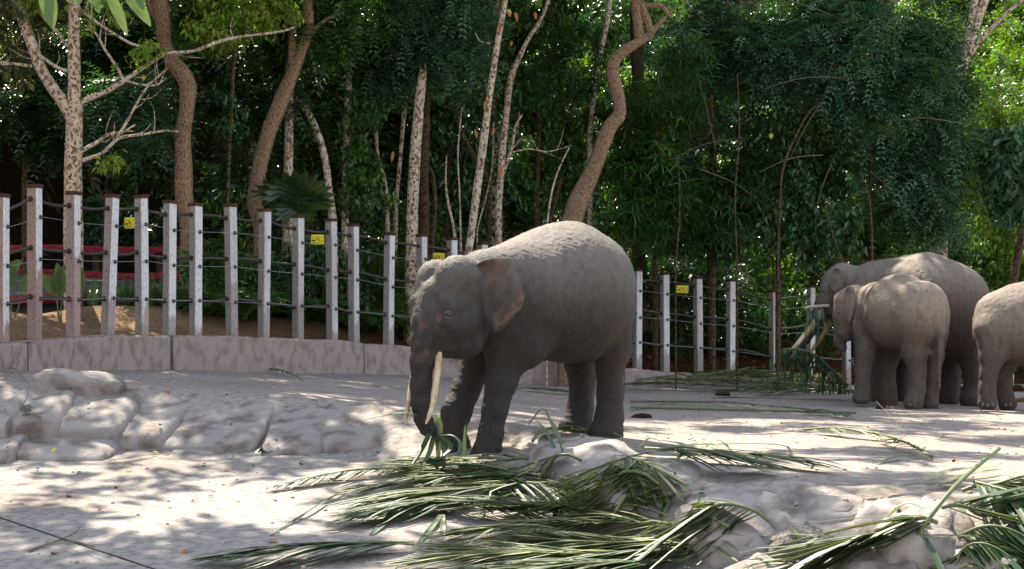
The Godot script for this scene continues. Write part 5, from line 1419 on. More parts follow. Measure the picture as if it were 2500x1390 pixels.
func undergrowth() -> void:
	var u := [
		["fern", 500, 24.9, "fern0", M.leaf_mid, 0.25, 0.1, 5, 0.9], ["fern", 540, 25.2, "fern1", M.leaf_mid, 0.35, 0.1, 8, 1.0], ["fern", 600, 25.6, "fern0", M.leaf_mid, 0.35, 0.1, 8, 1.0], ["fern", 690, 26.4, "fern1", M.leaf_dark, 0.4, 0.1, 8, 1.0], ["fern", 760, 27.0, "fern0", M.leaf_dark, 0.4, 0.1, 8, 1.0], ["fern", 900, 28.4, "fern1", M.leaf_mid, 0.4, 0.1, 9, 1.0], ["fern", 990, 29.4, "fern0", M.leaf_bright, 0.3, 0.1, 6, 0.9],
		["leafy_shrub", 530, 26.2, "pinnate2", M.leaf_mid, 0.5, 1.3, 34, 0.9], ["leafy_shrub", 640, 27.2, "pinnate0", M.leaf_dark, 0.6, 1.2, 40, 0.9], ["leafy_shrub", 740, 28.0, "broad0", M.leaf_dark, 0.6, 1.4, 34, 0.9], ["leafy_shrub", 850, 28.8, "broad1", M.leaf_dark, 0.6, 1.5, 36, 0.9], ["leafy_shrub", 915, 29.4, "pinnate1", M.leaf_mid, 0.6, 1.3, 36, 0.9], ["leafy_shrub", 970, 29.8, "whorl0", M.leaf_mid, 0.5, 1.2, 26, 0.9], ["leafy_shrub", 990, 28.9, "whorl1", M.leaf_bright, 0.25, 0.9, 12, 0.8],
		["leafy_shrub", 1080, 30.4, "broad0", M.leaf_dark, 0.8, 1.6, 50, 1.0], ["leafy_shrub", 1190, 31.2, "broad1", M.leaf_dark, 0.8, 1.6, 46, 1.0], ["leafy_shrub", 1440, 33.2, "whorl0", M.leaf_dark, 0.9, 1.6, 50, 1.0],
		["leafy_shrub", 1575, 34.2, "whorl1", M.leaf_dark, 0.9, 1.7, 60, 1.0], ["leafy_shrub", 1660, 34.6, "broad0", M.leaf_dark, 0.9, 1.6, 60, 1.0], ["leafy_shrub", 1750, 34.9, "pinnate0", M.leaf_dark, 0.9, 1.7, 66, 1.0], ["leafy_shrub", 1840, 35.2, "broad1", M.leaf_mid, 0.9, 1.4, 56, 1.0], ["leafy_shrub", 1930, 35.8, "broad0", M.leaf_dark, 0.9, 1.6, 60, 1.0], ["leafy_shrub", 2010, 36.4, "whorl0", M.leaf_mid, 0.8, 1.4, 46, 1.0], ["leafy_shrub", 2150, 38.2, "broad1", M.leaf_mid, 1.2, 2.2, 80, 1.0], ["leafy_shrub", 2420, 39.5, "broad0", M.leaf_mid, 1.2, 2.4, 90, 1.0],
		["fern", 1600, 33.4, "fern0", M.leaf_dark, 0.35, 0.1, 6, 0.9], ["fern", 1655, 33.2, "grass0", M.leaf_dark, 0.3, 0.1, 8, 1.2], ["fern", 1740, 34.2, "fern1", M.leaf_dark, 0.4, 0.1, 6, 0.9], ["fern", 1850, 35.0, "fern0", M.leaf_mid, 0.4, 0.1, 6, 0.9], ["fern", 1960, 35.6, "fern1", M.leaf_mid, 0.4, 0.1, 6, 0.9],
		["grass_tuft", 300, 24.6, "grass0", M.leaf_mid, 0.5, 0.1, 24, 0.75], ["grass_tuft", 250, 24.2, "grass1", M.leaf_dark, 0.35, 0.1, 14, 0.7], ["grass_tuft", 350, 24.6, "grass1", M.leaf_mid, 0.4, 0.1, 20, 0.75], ["grass_tuft", 400, 25.0, "grass0", M.leaf_dark, 0.4, 0.1, 20, 0.8], ["grass_tuft", 455, 25.2, "grass0", M.leaf_mid, 0.4, 0.1, 16, 0.8],
	]
	var seen_at := {}
	for e in u:
		var tone: String = {M.leaf_mid: "green", M.leaf_dark: "dark green", M.leaf_bright: "yellow-green"}[e[4]]
		var what: String = {"fern": "fern", "leafy_shrub": "leafy shrub", "grass_tuft": "patch of coarse grass"}[e[0]]
		if (e[3] as String).begins_with("grass"): what = "patch of coarse grass"
		if (e[3] as String).begins_with("whorl"): what = "shrub with narrow whorled leaves"
		if (e[3] as String).begins_with("pinnate"): what = "feathery-leaved shrub"
		var label: String = "%s %s %s" % [tone, what, post_phrase(e[1])]
		if seen_at.has(label): label = "%s, a little farther right" % label
		seen_at[label] = true
		plant(e[0], label, e[1], e[2], e[3], e[4], e[5], e[6], e[7], e[8], {"fern": "fern", "leafy_shrub": "shrub", "grass_tuft": "grass"}[e[0]])
	# broad canna-like leaves at the left
	for e in [[14, 21.6, [[[10, 720], [18, 640, 0.42], 0.2], [[28, 720], [40, 655, 0.45], -0.35], [[50, 730], [58, 650, 0.4], 0.5]], "broad-leaved plant between the half post and the first whole post"], [140, 22.6, [[[140, 735], [110, 640, 0.46], 0.6], [[148, 735], [160, 660, 0.40], -0.2], [[138, 740], [150, 650, 0.4], -0.6], [[196, 730], [206, 645, 0.4], -0.2]], "broad-leaved plant between the first and second whole posts"]]:
		var d: float = e[1]
		var foot := at(e[0] + 10, 790, d)
		foot.y = forest_floor(foot.x, d) - 0.05
		var o := thing("broad_leaf_plant", e[3], "plant", foot, "undergrowth behind the fence")
		for l in e[2]:
			var tip_at := at(l[1][0], l[1][1], d) - foot
			var start := at(l[0][0], l[0][1], d) - foot
			part("stalk", tube(smooth_path([[Vector3(start.x * 0.3, 0, 0), 0.012], [start * Vector3(0.8, 0.6, 1), 0.01], [start.lerp(tip_at, 0.3), 0.008]]), 6), M.midrib, o)
			var dir := (tip_at - start).normalized()
			part("leaf", big_leaf(start.lerp(tip_at, 0.2), (dir + Vector3(l[2], 0.2, 0.1)).normalized(), Vector3(l[2] * 0.6, 0.45, 0.85), l[1][2] * 1.15, 0.2, 1.9, 0.03), M.leaf_canna, o)
	# fan palm with great pleated leaves
	var d := 27.2
	var foot := at(722, 620, d); foot.y = forest_floor(foot.x, d)
	var palm := thing("fan_palm", "fan palm with big round pleated leaves behind the ninth post", "palm", foot, "undergrowth behind the fence")
	for e in [[732, 468, 0.75, 0.15, 0.2], [690, 470, 0.62, 0.9, -0.2], [745, 500, 0.62, -0.7, 0.1], [715, 515, 0.5, 0.2, 0.5]]:
		var hub := at(e[0], e[1] + 14, d) - foot
		part("stalk", tube(smooth_path([[Vector3.ZERO, 0.016], [hub * Vector3(0.4, 0.6, 1), 0.013], [hub, 0.008]]), 6), M.midrib, palm)
		var v := PackedVector3Array(); var idx := PackedInt32Array()
		var n := 26
		v.append(hub)
		for k in n + 1:
			var a: float = lerpf(-1.9, 1.9, float(k) / n) + e[3] * 0.5
			var r: float = e[2] * (1.0 - 0.26 * (k % 2)) * (1.0 - 0.12 * absf(a) / 1.9)
			var dir := Vector3(sin(a), cos(a) * 0.72, 0.35 + 0.25 * e[4])
			v.append(hub + dir * r * 0.62 + Vector3(0, 0, 0.035 * (k % 2)))
			v.append(hub + dir * r * 0.98 + Vector3(0, -0.10 * r, 0.05 + 0.06 * (k % 2)))
		for k in n:
			var a := 1 + k * 2
			idx.append_array([0, a, a + 2, a, a + 1, a + 2, a + 1, a + 3, a + 2])
		part("leaf", build_mesh(v, idx), M.leaf_dark_fan, palm)
	# grass and weeds along the bank, far too many to count
	var weeds := []
	for i in 90:
		var px := rng.randf_range(470, 2450)
		var dd := 25.0 + (px - 470.0) / 2000.0 * 14.0 + rng.randf_range(0.4, 3.5)
		var x := (px - 1250.0) * dd / F
		if behind_fence(x, dd).x < 1.6: continue
		weeds.append([Vector3(x, forest_floor(x, dd) + 0.03, -dd), Vector3(0.5, 0.05, 0.5), 5])
	var w := foliage("ground_weeds", self, S.grass1, M.leaf_dark, weeds, 0.8, 0.4, -0.9, true)
	tag(w, "grass and weeds scattered over the earth bank behind the fence", "weeds", "", "stuff")
	var scraps := []
	for i in 200:
		var px := rng.randf_range(1500, 2480)
		var dd := 32.0 + (px - 1500.0) / 1000.0 * 6.0 + rng.randf_range(0.2, 2.6)
		var x := (px - 1250.0) * dd / F
		if behind_fence(x, dd).x < 0.25: continue
		scraps.append([Vector3(x, forest_floor(x, dd) + 0.03, -dd), Vector3(0.35, 0.02, 0.35), 14])
	var lm := PackedVector3Array(); var li := PackedInt32Array()
	leaf_quad(lm, li, Vector3.ZERO, Vector3(0.9, 0.1, 0.2).normalized(), Vector3.UP, 0.13, 0.06, 0.3, 0.1)
	var s := foliage("leaf_litter", self, build_mesh(lm, li), M.litter_leaf, scraps, 1.0, 0.7, -0.9)
	tag(s, "fallen brown leaves covering the earth bank behind the fence", "leaf litter", "", "stuff")

# ---------------------------------------------------------------- ground, stones, fronds and scraps
func ground_colour(x: float, d: float) -> Color:
	var s := edge_distance(x, d)
	var basin := smoothstep(0.0, 0.7, s)
	var m := noise.get_noise_2d(x * 26.0 + 40.0, d * 26.0)
	var n := noise.get_noise_2d(x * 80.0, d * 80.0 + 90.0)
	var c := Color(0.35, 0.305, 0.268).lerp(Color(0.35, 0.32, 0.292), basin)
	c = c.lerp(Color(0.25, 0.20, 0.17), clampf(0.8 * m + 0.4 * n + 0.05, 0.0, 0.6))
	c = c.lerp(Color(0.30, 0.265, 0.235), 0.7 * smoothstep(-0.6, 0.1, s) * smoothstep(1.6, 0.9, s) * smoothstep(0.0, 0.45, n + 0.2 * m))
	var b := behind_fence(x, d).x if d > 15.0 else -9.0
	c = c.lerp(Color(0.29, 0.255, 0.235), 0.75 * smoothstep(-2.6, -0.7, b + 1.2 * m))
	return c

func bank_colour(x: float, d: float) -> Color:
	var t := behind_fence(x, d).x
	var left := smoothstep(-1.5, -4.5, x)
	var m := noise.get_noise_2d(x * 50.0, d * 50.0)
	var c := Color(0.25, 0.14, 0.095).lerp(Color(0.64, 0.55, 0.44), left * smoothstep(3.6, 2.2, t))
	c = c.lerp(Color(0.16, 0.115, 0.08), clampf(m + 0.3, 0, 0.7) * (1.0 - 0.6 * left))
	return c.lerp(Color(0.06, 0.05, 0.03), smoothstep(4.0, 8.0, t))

func stone_mesh(r: Vector3, power: float, seed_: float, rough: float) -> ArrayMesh:
	var v := PackedVector3Array()
	var rows := 16; var cols := 26
	for i in rows:
		var a := -PI * 0.28 + (PI * 0.78) * i / (rows - 1.0)
		for k in cols:
			var b := TAU * k / cols
			var e := 2.0 / power
			var f := func(q: float) -> float: return signf(q) * pow(absf(q), e)
			var p := Vector3(f.call(cos(a)) * f.call(cos(b)), f.call(sin(a)), f.call(cos(a)) * f.call(sin(b)))
			p *= 1.0 + rough * noise.get_noise_3d(p.x * 75.0 + seed_, p.y * 75.0, p.z * 75.0) + rough * 0.5 * fine.get_noise_3d(p.x * 60.0 + seed_, p.y * 60.0, p.z * 60.0)
			v.append(p * r)
	return build_mesh(v, grid_indices(rows, cols, true))

func lay_stones() -> void:
	# [px, py of the middle, half width px, half depth m, height m above the ground, turn]
	var left := [[20, 975, 36, 0.5, 0.10, 0.1], [108, 982, 62, 0.45, 0.10, 0.05], [252, 990, 76, 0.5, 0.12, -0.02], [382, 1002, 70, 0.55, 0.12, -0.1], [552, 1022, 104, 0.55, 0.14, -0.1], [734, 1042, 66, 0.5, 0.12, 0.0], [862, 1025, 70, 0.5, 0.10, 0.1], [30, 1055, 34, 0.4, 0.08, 0.0], [168, 1053, 110, 0.36, 0.09, 0.0], [345, 1060, 74, 0.34, 0.09, -0.06], [505, 1078, 84, 0.32, 0.07, -0.06]]
	var right := [[1435, 1128, 100, 0.5, 0.34, 0.3], [1320, 1085, 60, 0.4, 0.14, 0.2], [1620, 1165, 120, 0.5, 0.22, -0.25], [1792, 1235, 108, 0.5, 0.14, -0.2], [1900, 1232, 66, 0.38, 0.11, 0.2], [2020, 1205, 84, 0.30, 0.06, 0.0], [2135, 1228, 60, 0.36, 0.07, 0.1], [2240, 1252, 104, 0.50, 0.17, -0.1], [2100, 1345, 90, 0.45, 0.10, 0.15], [1890, 1365, 110, 0.40, 0.06, 0.0], [2430, 1340, 110, 0.5, 0.14, -0.1], [1230, 1310, 150, 0.5, 0.06, 0.05], [1960, 1298, 80, 0.20, 0.07, 0.25]]
	for side in 2:
		var o := Node3D.new()
		o.name = ["rock_embankment", "rock_ledge"][side]
		add_child(o)
		tag(o, ["pale moulded rock embankment stepping down into the dry basin on the left", "pale rounded rock ledge along the basin's right edge"][side], "embankment", "", "structure")
		var k := 0
		for e in (left if side == 0 else right):
			var p := on_ground(e[0], e[1])
			var half := px_size(e[2], -p.z)
			var g := ground(p.x, -p.z)
			var r := Vector3(half * (1.14 if side == 0 else 1.25), (0.012 + 0.014 * (k % 3) if side == 0 else e[4] * 0.5) + 0.22, e[3] * (1.42 if side == 0 else 1.3))
			var c := Vector3(p.x, g - 0.22, p.z)
			k += 1
			var m := part("stone", stone_mesh(r, 6.5 if side == 0 else 3.0, k * 37.0 + side * 500.0, 0.085 if side == 0 else (0.14 if k < 4 else 0.22)), M.stone_dark if e[0] == 1960 else M.stone, o, c)
			m.rotation = Vector3(0.26 if side == 0 else 0.06, e[5], rng.randf_range(-0.06, 0.06))
			if e[4] > 0.05: stones.append([c, r])

func lay_fronds() -> void:
	var g := [M.frond, M.frond_blue, M.frond_dry]
	var dk := [M.frond, M.frond_blue, M.frond_blue]
	var dry := [M.frond_dry, M.frond, M.frond_dry, M.frond_pale]
	frond("palm frond tip reaching farthest left from the pile at the tusker's feet", Vector2(1030, 1150), Vector2(670, 1200), 22, 0.42, 26, dk, 0.03, 0.1, 0.05, 0.035)
	frond("palm frond fanning left in front of the tusker's forefeet", Vector2(1260, 1160), Vector2(900, 1215), 26, 0.85, 15, g, 0.06, 0.05)
	frond("long-leaved palm frond sweeping left below the tusker's forefeet", Vector2(1330, 1185), Vector2(920, 1250), 28, 0.95, 15, g, 0.07, 0.05, 0.08)
	frond("dark palm frond at the lower left side of the main pile", Vector2(1250, 1215), Vector2(900, 1275), 20, 0.9, 16, dk, 0.05, 0.05)
	frond("palm frond lying from the forefeet towards the rock ledge", Vector2(1110, 1165), Vector2(1560, 1180), 26, 0.9, 13, g, 0.06, 0.05)
	frond("olive palm frond in the middle of the main pile", Vector2(1610, 1205), Vector2(1230, 1270), 28, 0.85, 17, dry, 0.06, 0.08)
	frond("drying palm frond pointing down-left from the middle of the pile", Vector2(1530, 1225), Vector2(1130, 1325), 26, 0.75, 15, dry, 0.05, 0.08)
	frond("palm frond lying rightwards over the shaded rock", Vector2(1330, 1205), Vector2(1650, 1235), 22, 0.7, 16, dry, 0.05, 0.05)
	frond("palm frond alone at the bottom left of the pile, its tip pointing left", Vector2(1010, 1345), Vector2(585, 1382), 28, 0.85, 13, dk, 0.05, 0.0, -0.06)
	frond("dark dense palm frond at the bottom of the photo, right of the middle", Vector2(1880, 1298), Vector2(1450, 1392), 40, 0.75, 27, dk, 0.06, 0.05, 0.0, 0.042)
	frond("yellowing palm frond at the bottom middle", Vector2(1720, 1300), Vector2(1120, 1365), 36, 0.95, 15, dry, 0.06, 0.03)
	frond("sun-bleached palm frond across the bottom middle", Vector2(1600, 1335), Vector2(1040, 1395), 34, 0.9, 14, dry, 0.06, 0.03)
	frond("green palm frond on the bottom edge of the photo", Vector2(1700, 1372), Vector2(1180, 1420), 32, 0.8, 18, g, 0.05, 0.03)
	frond("palm frond on the sandy ground right of the rock hump", Vector2(1575, 1112), Vector2(1960, 1150), 26, 0.95, 12, dk, 0.06, 0.02)
	frond("palm frond overlapping the one right of the rock hump", Vector2(1610, 1128), Vector2(1830, 1160), 20, 0.8, 14, g, 0.09, 0.05)
	frond("big palm frond in the bottom right corner, leaflets down to the left", Vector2(2290, 1310), Vector2(2040, 1400), 22, 1.0, 17, g, 0.08, 0.02, 0.05, 0.055)
	frond("big palm frond in the bottom right corner, leaflets down to the right", Vector2(2250, 1325), Vector2(2480, 1410), 20, 0.8, 24, g, 0.07, 0.03, 0.0, 0.05)
	frond("palm frond leaving the photo at the right edge, upper of two", Vector2(2350, 1225), Vector2(2590, 1215), 24, 0.9, 20, dry, 0.07, 0.02, 0.0, 0.045)
	frond("palm frond leaving the photo at the right edge, lower of two", Vector2(2300, 1275), Vector2(2580, 1290), 24, 0.95, 18, g, 0.09, 0.02, 0.0, 0.05)
	frond("far palm frond along the kerb, left part of the heap beside the fence", Vector2(1800, 958), Vector2(1545, 952), 24, 1.0, 17, dk, 0.10, 0.02)
	frond("far palm frond along the kerb, long one in front of the heap", Vector2(1600, 945), Vector2(2060, 968), 36, 1.1, 14, dk, 0.16, 0.02, 0.0, 0.045)
	frond("far palm frond along the kerb, topmost of the heap", Vector2(2050, 962), Vector2(1680, 938), 30, 1.1, 18, g, 0.26, 0.02, 0.0, 0.045)
	frond("far palm frond at the calf's forefeet", Vector2(1780, 960), Vector2(2080, 972), 26, 1.0, 13, dk, 0.12, 0.02)
	frond("far palm frond lying over the left end of the kerb heap", Vector2(1560, 962), Vector2(1760, 930), 22, 0.9, 28, g, 0.22, 0.02, 0.0, 0.05)
	frond("far palm frond sticking up from the middle of the kerb heap", Vector2(1700, 966), Vector2(1900, 935), 22, 1.0, 30, dk, 0.34, 0.02, 0.0, 0.05)
	frond("far palm frond at the back of the kerb heap", Vector2(1960, 950), Vector2(1700, 945), 24, 1.0, 26, dk, 0.30, 0.02, 0.0, 0.05)
	frond("far pale palm frond inside the kerb heap", Vector2(1850, 968), Vector2(2070, 945), 22, 0.9, 26, g, 0.28, 0.02, 0.0, 0.05)
	frond("far palm frond at the front edge of the kerb heap", Vector2(2080, 975), Vector2(1760, 972), 28, 0.9, 20, g, 0.12, 0.02, 0.0, 0.045)
	frond("stripped palm frond stretched across the far sand", Vector2(1540, 984), Vector2(2010, 1008), 16, 0.5, 9, dry, 0.02, 0.05, 0.0, 0.035)
	frond("small palm frond piece on the sand in front of the calf", Vector2(1965, 1012), Vector2(2070, 1024), 14, 0.35, 30, dk, 0.03, 0.02)
	frond("small pale palm frond piece on the sand right of the middle", Vector2(1965, 1058), Vector2(2190, 1082), 14, 0.5, 14, [M.frond_dry, M.frond_pale, M.frond], 0.04, 0.02)
	frond("torn palm frond end bent at a corner on the right sand", Vector2(2276, 1128), Vector2(2150, 1085), 10, 0.5, 10, [M.frond_dry, M.frond_pale], 0.04, 0.02)
	frond("small green palm piece beside the kerb left of the tusker", Vector2(645, 906), Vector2(735, 934), 8, 0.35, 12, g, 0.03, 0.02)
	frond("green palm pieces seen between the tusker's legs", Vector2(1260, 953), Vector2(1400, 966), 14, 0.5, 16, g, 0.03, 0.02)
	frond("leafy palm piece by the tusker's hind feet", Vector2(1300, 1092), Vector2(1420, 1062), 12, 0.45, 20, [M.frond, M.frond_dry], 0.05, 0.02)
	frond("palm frond across the middle of the main pile, butt at the right", Vector2(1500, 1200), Vector2(1080, 1255), 28, 0.9, 14, g, 0.10, 0.04)
	frond("palm frond lying nearly level across the pile's right half", Vector2(1180, 1265), Vector2(1560, 1262), 26, 0.85, 15, dry, 0.08, 0.04)
	frond("greyish palm frond low in the pile's right half", Vector2(1680, 1255), Vector2(1300, 1300), 26, 0.8, 16, dry, 0.07, 0.04)
	frond("dark palm frond right below the tusker's near forefoot", Vector2(1420, 1150), Vector2(1010, 1190), 28, 0.85, 15, dk, 0.08, 0.04)
	frond("palm frond heaped against the tusker's near forefoot", Vector2(1290, 1140), Vector2(1060, 1152), 24, 0.7, 20, g, 0.07, 0.04)
	frond("palm frond heaped between trunk and bent foreleg", Vector2(1140, 1160), Vector2(980, 1150), 20, 0.6, 26, dk, 0.08, 0.04)
	frond("palm frond across the top of the pile under the tusker's chin", Vector2(1240, 1175), Vector2(1000, 1165), 26, 0.8, 22, dk, 0.09, 0.04)
	frond("dark palm frond in the lower left of the pile pointing left", Vector2(1180, 1240), Vector2(850, 1290), 22, 0.7, 14, dk, 0.06, 0.04)
	frond("olive palm frond at the bottom, between the bleached and the dark one", Vector2(1780, 1330), Vector2(1320, 1360), 34, 0.85, 15, dry, 0.10, 0.03)
	frond("green palm frond fanning over the right corner's rocks", Vector2(2380, 1215), Vector2(2560, 1330), 26, 0.9, 22, g, 0.10, 0.02, 0.0, 0.045)
	frond("palm frond filling the bottom right corner", Vector2(2330, 1330), Vector2(2540, 1370), 24, 0.8, 24, g, 0.08, 0.02, 0.0, 0.045)
	# loose leaflets
	var single := [
		[[[1170, 1088, 0.0], [1280, 1130, 0.06], [1400, 1190, 0.02]], 0.035, M.frond_dry, "long pale-green leaflet slanting right below the forefeet"],
		[[[905, 1310, 0.0], [1010, 1230, 0.05], [1120, 1160, 0.06]], 0.075, M.frond_blue, "broad dark leaflet slanting across the left half of the pile"],
		[[[660, 1310, 0.0], [800, 1230, 0.03], [850, 1200, 0.02]], 0.03, M.frond_blue, "thin leaflet lying apart left of the pile"],
		[[[1020, 1330, 0.0], [1075, 1270, 0.03], [1090, 1225, 0.06]], 0.05, M.frond, "leaflet hanging from the pile's edge, left of two"],
		[[[1082, 1315, 0.0], [1080, 1270, 0.03], [1078, 1222, 0.06]], 0.045, M.frond_dry, "leaflet hanging from the pile's edge, right of two"],
		[[[1440, 1160, 0.02], [1600, 1130, 0.08], [1780, 1126, 0.06]], 0.07, M.frond_blue, "broad blue-green leaflet lying over the rock hump"],
		[[[1500, 1122, 0.03], [1620, 1140, 0.05], [1760, 1170, 0.02]], 0.04, M.frond, "dark leaflet crossing the one over the rock hump"],
		[[[1550, 1100, 0.02], [1640, 1112, 0.08], [1900, 1100, 0.05], [1930, 1120, 0.01]], 0.05, M.frond, "long leaflet bent at its end right of the rock hump"],
		[[[1425, 1160, 0.05], [1500, 1195, 0.08], [1560, 1150, 0.10]], 0.045, M.frond_dry, "curled leaflet in the rock's shade, upper"],
		[[[1520, 1200, 0.02], [1535, 1165, 0.08], [1545, 1140, 0.10]], 0.04, M.frond, "leaflet propped against the rock"],
		[[[1610, 1270, 0.02], [1640, 1220, 0.05], [1650, 1160, 0.06]], 0.045, M.frond, "leaflet hanging over the shaded hollow of the rock"],
		[[[1700, 1270, 0.01], [1712, 1230, 0.02], [1714, 1195, 0.02]], 0.05, M.frond_blue, "upright leaflet on the pale rocks, taller of two"],
		[[[1755, 1285, 0.01], [1745, 1255, 0.02], [1735, 1228, 0.02]], 0.045, M.frond, "upright leaflet on the pale rocks, shorter of two"],
		[[[1960, 1338, 0.01], [1945, 1315, 0.02], [1925, 1290, 0.02]], 0.045, M.frond_dry, "single pale leaflet lying on the sand below the rough crevice"],
		[[[2100, 1216, 0.02], [2180, 1206, 0.05], [2300, 1196, 0.04], [2400, 1198, 0.03]], 0.05, M.frond, "leaflet lying along the top of the rocks on the right"],
		[[[1380, 1064, 0.03], [1430, 1054, 0.07], [1520, 1078, 0.04]], 0.10, M.leaf_bright_flat, "bright green broad leaf in front of the hind feet"],
		[[[1470, 1160, 0.0], [1640, 1290, 0.03], [1750, 1330, 0.03]], 0.03, M.frond_dry, "thin leaflet slanting across the middle of the pile to the right"],
		[[[1250, 1280, 0.06], [1420, 1255, 0.09], [1535, 1240, 0.06]], 0.07, M.frond_pale, "broad bleached leaflet in the middle of the pile"],
		[[[1350, 1300, 0.05], [1360, 1260, 0.08], [1362, 1235, 0.10]], 0.035, M.frond_pale, "short pale leaflet sticking up in the pile, left"],
		[[[1405, 1290, 0.05], [1425, 1250, 0.09], [1440, 1212, 0.10]], 0.035, M.frond_pale, "short pale leaflet sticking up in the pile, right"],
		[[[1180, 1385, 0.05], [1240, 1365, 0.08], [1262, 1355, 0.09]], 0.10, M.frond_blue, "broad blue-green scrap at the bottom of the pile"],
		[[[1100, 1255, 0.05], [1180, 1270, 0.08], [1205, 1275, 0.06]], 0.06, M.frond_dry, "curved leaflet at the pile's left middle"],
		[[[1800, 1380, 0.02], [1690, 1330, 0.07], [1610, 1320, 0.06]], 0.04, M.frond_dry, "leaflet over the dark dense frond"],
		[[[1960, 1140, 0.02], [2000, 1148, 0.02], [2030, 1152, 0.01]], 0.03, M.frond, "short leaflet at the tip of the right sand's frond"],
		[[[1630, 1062, 0.01], [1720, 1060, 0.02], [1780, 1068, 0.01]], 0.02, M.frond, "thin leaflet lying alone on the sunlit sand"],
		[[[1780, 1026, 0.01], [1830, 1024, 0.02], [1880, 1030, 0.01]], 0.025, M.frond, "thin leaflet on the far sand left of the calf"],
		[[[2140, 1136, 0.01], [2220, 1122, 0.04], [2275, 1127, 0.04]], 0.05, M.frond_dry, "brown-green leaflet at the torn frond end"],
		[[[2125, 1110, 0.01], [2170, 1114, 0.02], [2210, 1118, 0.02]], 0.03, M.frond, "short leaflet left of the torn frond end"],
		[[[1540, 1005, 0.01], [1620, 990, 0.02], [1680, 986, 0.02]], 0.05, M.frond_dry, "wide leaflet at the left end of the stripped frond"],
		[[[890, 945, 0.01], [960, 950, 0.02], [1000, 955, 0.01]], 0.03, M.frond, "leaflet beside the kerb left of the tusker's trunk"],
		[[[2290, 1072, 0.01], [2330, 1066, 0.03], [2375, 1070, 0.02]], 0.03, M.frond_dry, "crooked pale leaflet alone on the right sand"],
	]
	for s in single: loose_strip(s[0], s[1], s[2], s[3])
	var areas := ["in the upper left of the main pile", "in the middle of the main pile", "low in the main pile", "on the bottom dense frond", "on the right sand's frond", "among the bottom right corner's fronds", "on the far heap beside the kerb"]
	for i in 46:      # short scraps among the piles
		var c: Vector2 = [Vector2(1180, 1210), Vector2(1400, 1250), Vector2(1350, 1350), Vector2(1650, 1340), Vector2(1700, 1130), Vector2(2330, 1290), Vector2(1800, 960)][i % 7]
		var p := c + Vector2(rng.randf_range(-200, 200), rng.randf_range(-34, 30)) * (0.5 if i % 7 == 6 else 1.0)
		var l := rng.randf_range(50, 130)
		var a := rng.randf_range(-0.5, 0.5)
		var q := p + Vector2(l, l * a * 0.5)
		var r := p.lerp(q, 0.5) + Vector2(0, rng.randf_range(-10, 4))
		loose_strip([[p.x, p.y, 0.03], [r.x, r.y, 0.09], [q.x, q.y, 0.04]], rng.randf_range(0.025, 0.05), dry[rng.randi() % 4] if i % 2 else g[rng.randi() % 3], "short torn palm leaflet lying %s" % areas[i % 7], "torn leaflets %s" % areas[i % 7])
	# stalks
	for e in [[[[2228, 1346, 0.05], [2330, 1252, 0.16], [2440, 1160, 0.20]], 0.015, "thick pale-green stalk slanting over the fronds in the bottom right corner"], [[[1130, 1178, 0.08], [1060, 1215, 0.10], [1000, 1262, 0.06]], 0.016, "pale stalk slanting through the left half of the pile"], [[[1540, 1000, 0.03], [1780, 1006, 0.03], [2090, 1014, 0.03]], 0.018, "long bare stalk lying across the far sand"]]:
		var p := []
		for q in e[0]: p.append([on_ground(q[0], q[1]) + Vector3(0, q[2], 0), e[1]])
		var o := part("palm_stalk", tube(smooth_path(p, 5), 8, 0.1), M.midrib, self)
		tag(o, e[2], "palm stalk", "stalks of cut fronds")
	for e in [[[[2262, 1184, 0.03], [2340, 1172, 0.07], [2440, 1158, 0.06]], 0.16, "broad bleached leaf sheath at the right edge, upper"], [[[2290, 1196, 0.03], [2370, 1184, 0.07], [2450, 1172, 0.08]], 0.13, "broad bleached leaf sheath at the right edge, lower"]]:
		loose_strip(e[0], e[1] * 0.55, M.frond_pale, e[2], "bleached leaf sheaths")
	# leaflets that stand up out of the pile
	for e in [[[[1418, 1222, 13.3], [1388, 1120, 13.6], [1352, 1040, 13.9], [1323, 1000, 14.0]], 0.045, M.frond_dry, "tall leaflet standing out of the pile before the belly, right of two"], [[[1398, 1195, 13.3], [1360, 1110, 13.6], [1330, 1050, 13.8], [1300, 1022, 13.9]], 0.04, M.frond, "tall leaflet standing out of the pile before the belly, left of two"], [[[1340, 1230, 13.2], [1360, 1180, 13.3], [1375, 1120, 13.4], [1360, 1060, 13.5]], 0.04, M.frond, "shorter leaflet leaning against the tall ones"], [[[1136, 1170, 14.4], [1134, 1100, 14.5], [1136, 1035, 14.55]], 0.045, M.frond, "dark leaflet standing upright before the bent foreleg"], [[[1290, 1040, 14.5], [1326, 998, 14.6], [1345, 1035, 14.5], [1362, 1075, 14.4]], 0.03, M.frond_dry, "kinked leaflet above the rock left of the hind feet"]]:
		var origin := at(e[0][0][0], e[0][0][1], e[0][0][2])
		var p := []
		for q in e[0]: p.append([at(q[0], q[1], q[2]) - origin, 0.0])
		var o := part("palm_leaflet", strip(smooth_path(p, 4).map(func(z): return z[0]), e[1], 0.35), e[2], self, origin)
		tag(o, e[3], "palm leaflet", "leaflets standing out of the pile")
	# the bunch in the tusker's trunk
	var at_trunk := at(1062, 1056, 14.66)
	var bunch := thing("leaf_bunch", "bunch of palm leaflets gripped in the curled tip of the tusker's trunk", "palm leaves", at_trunk)
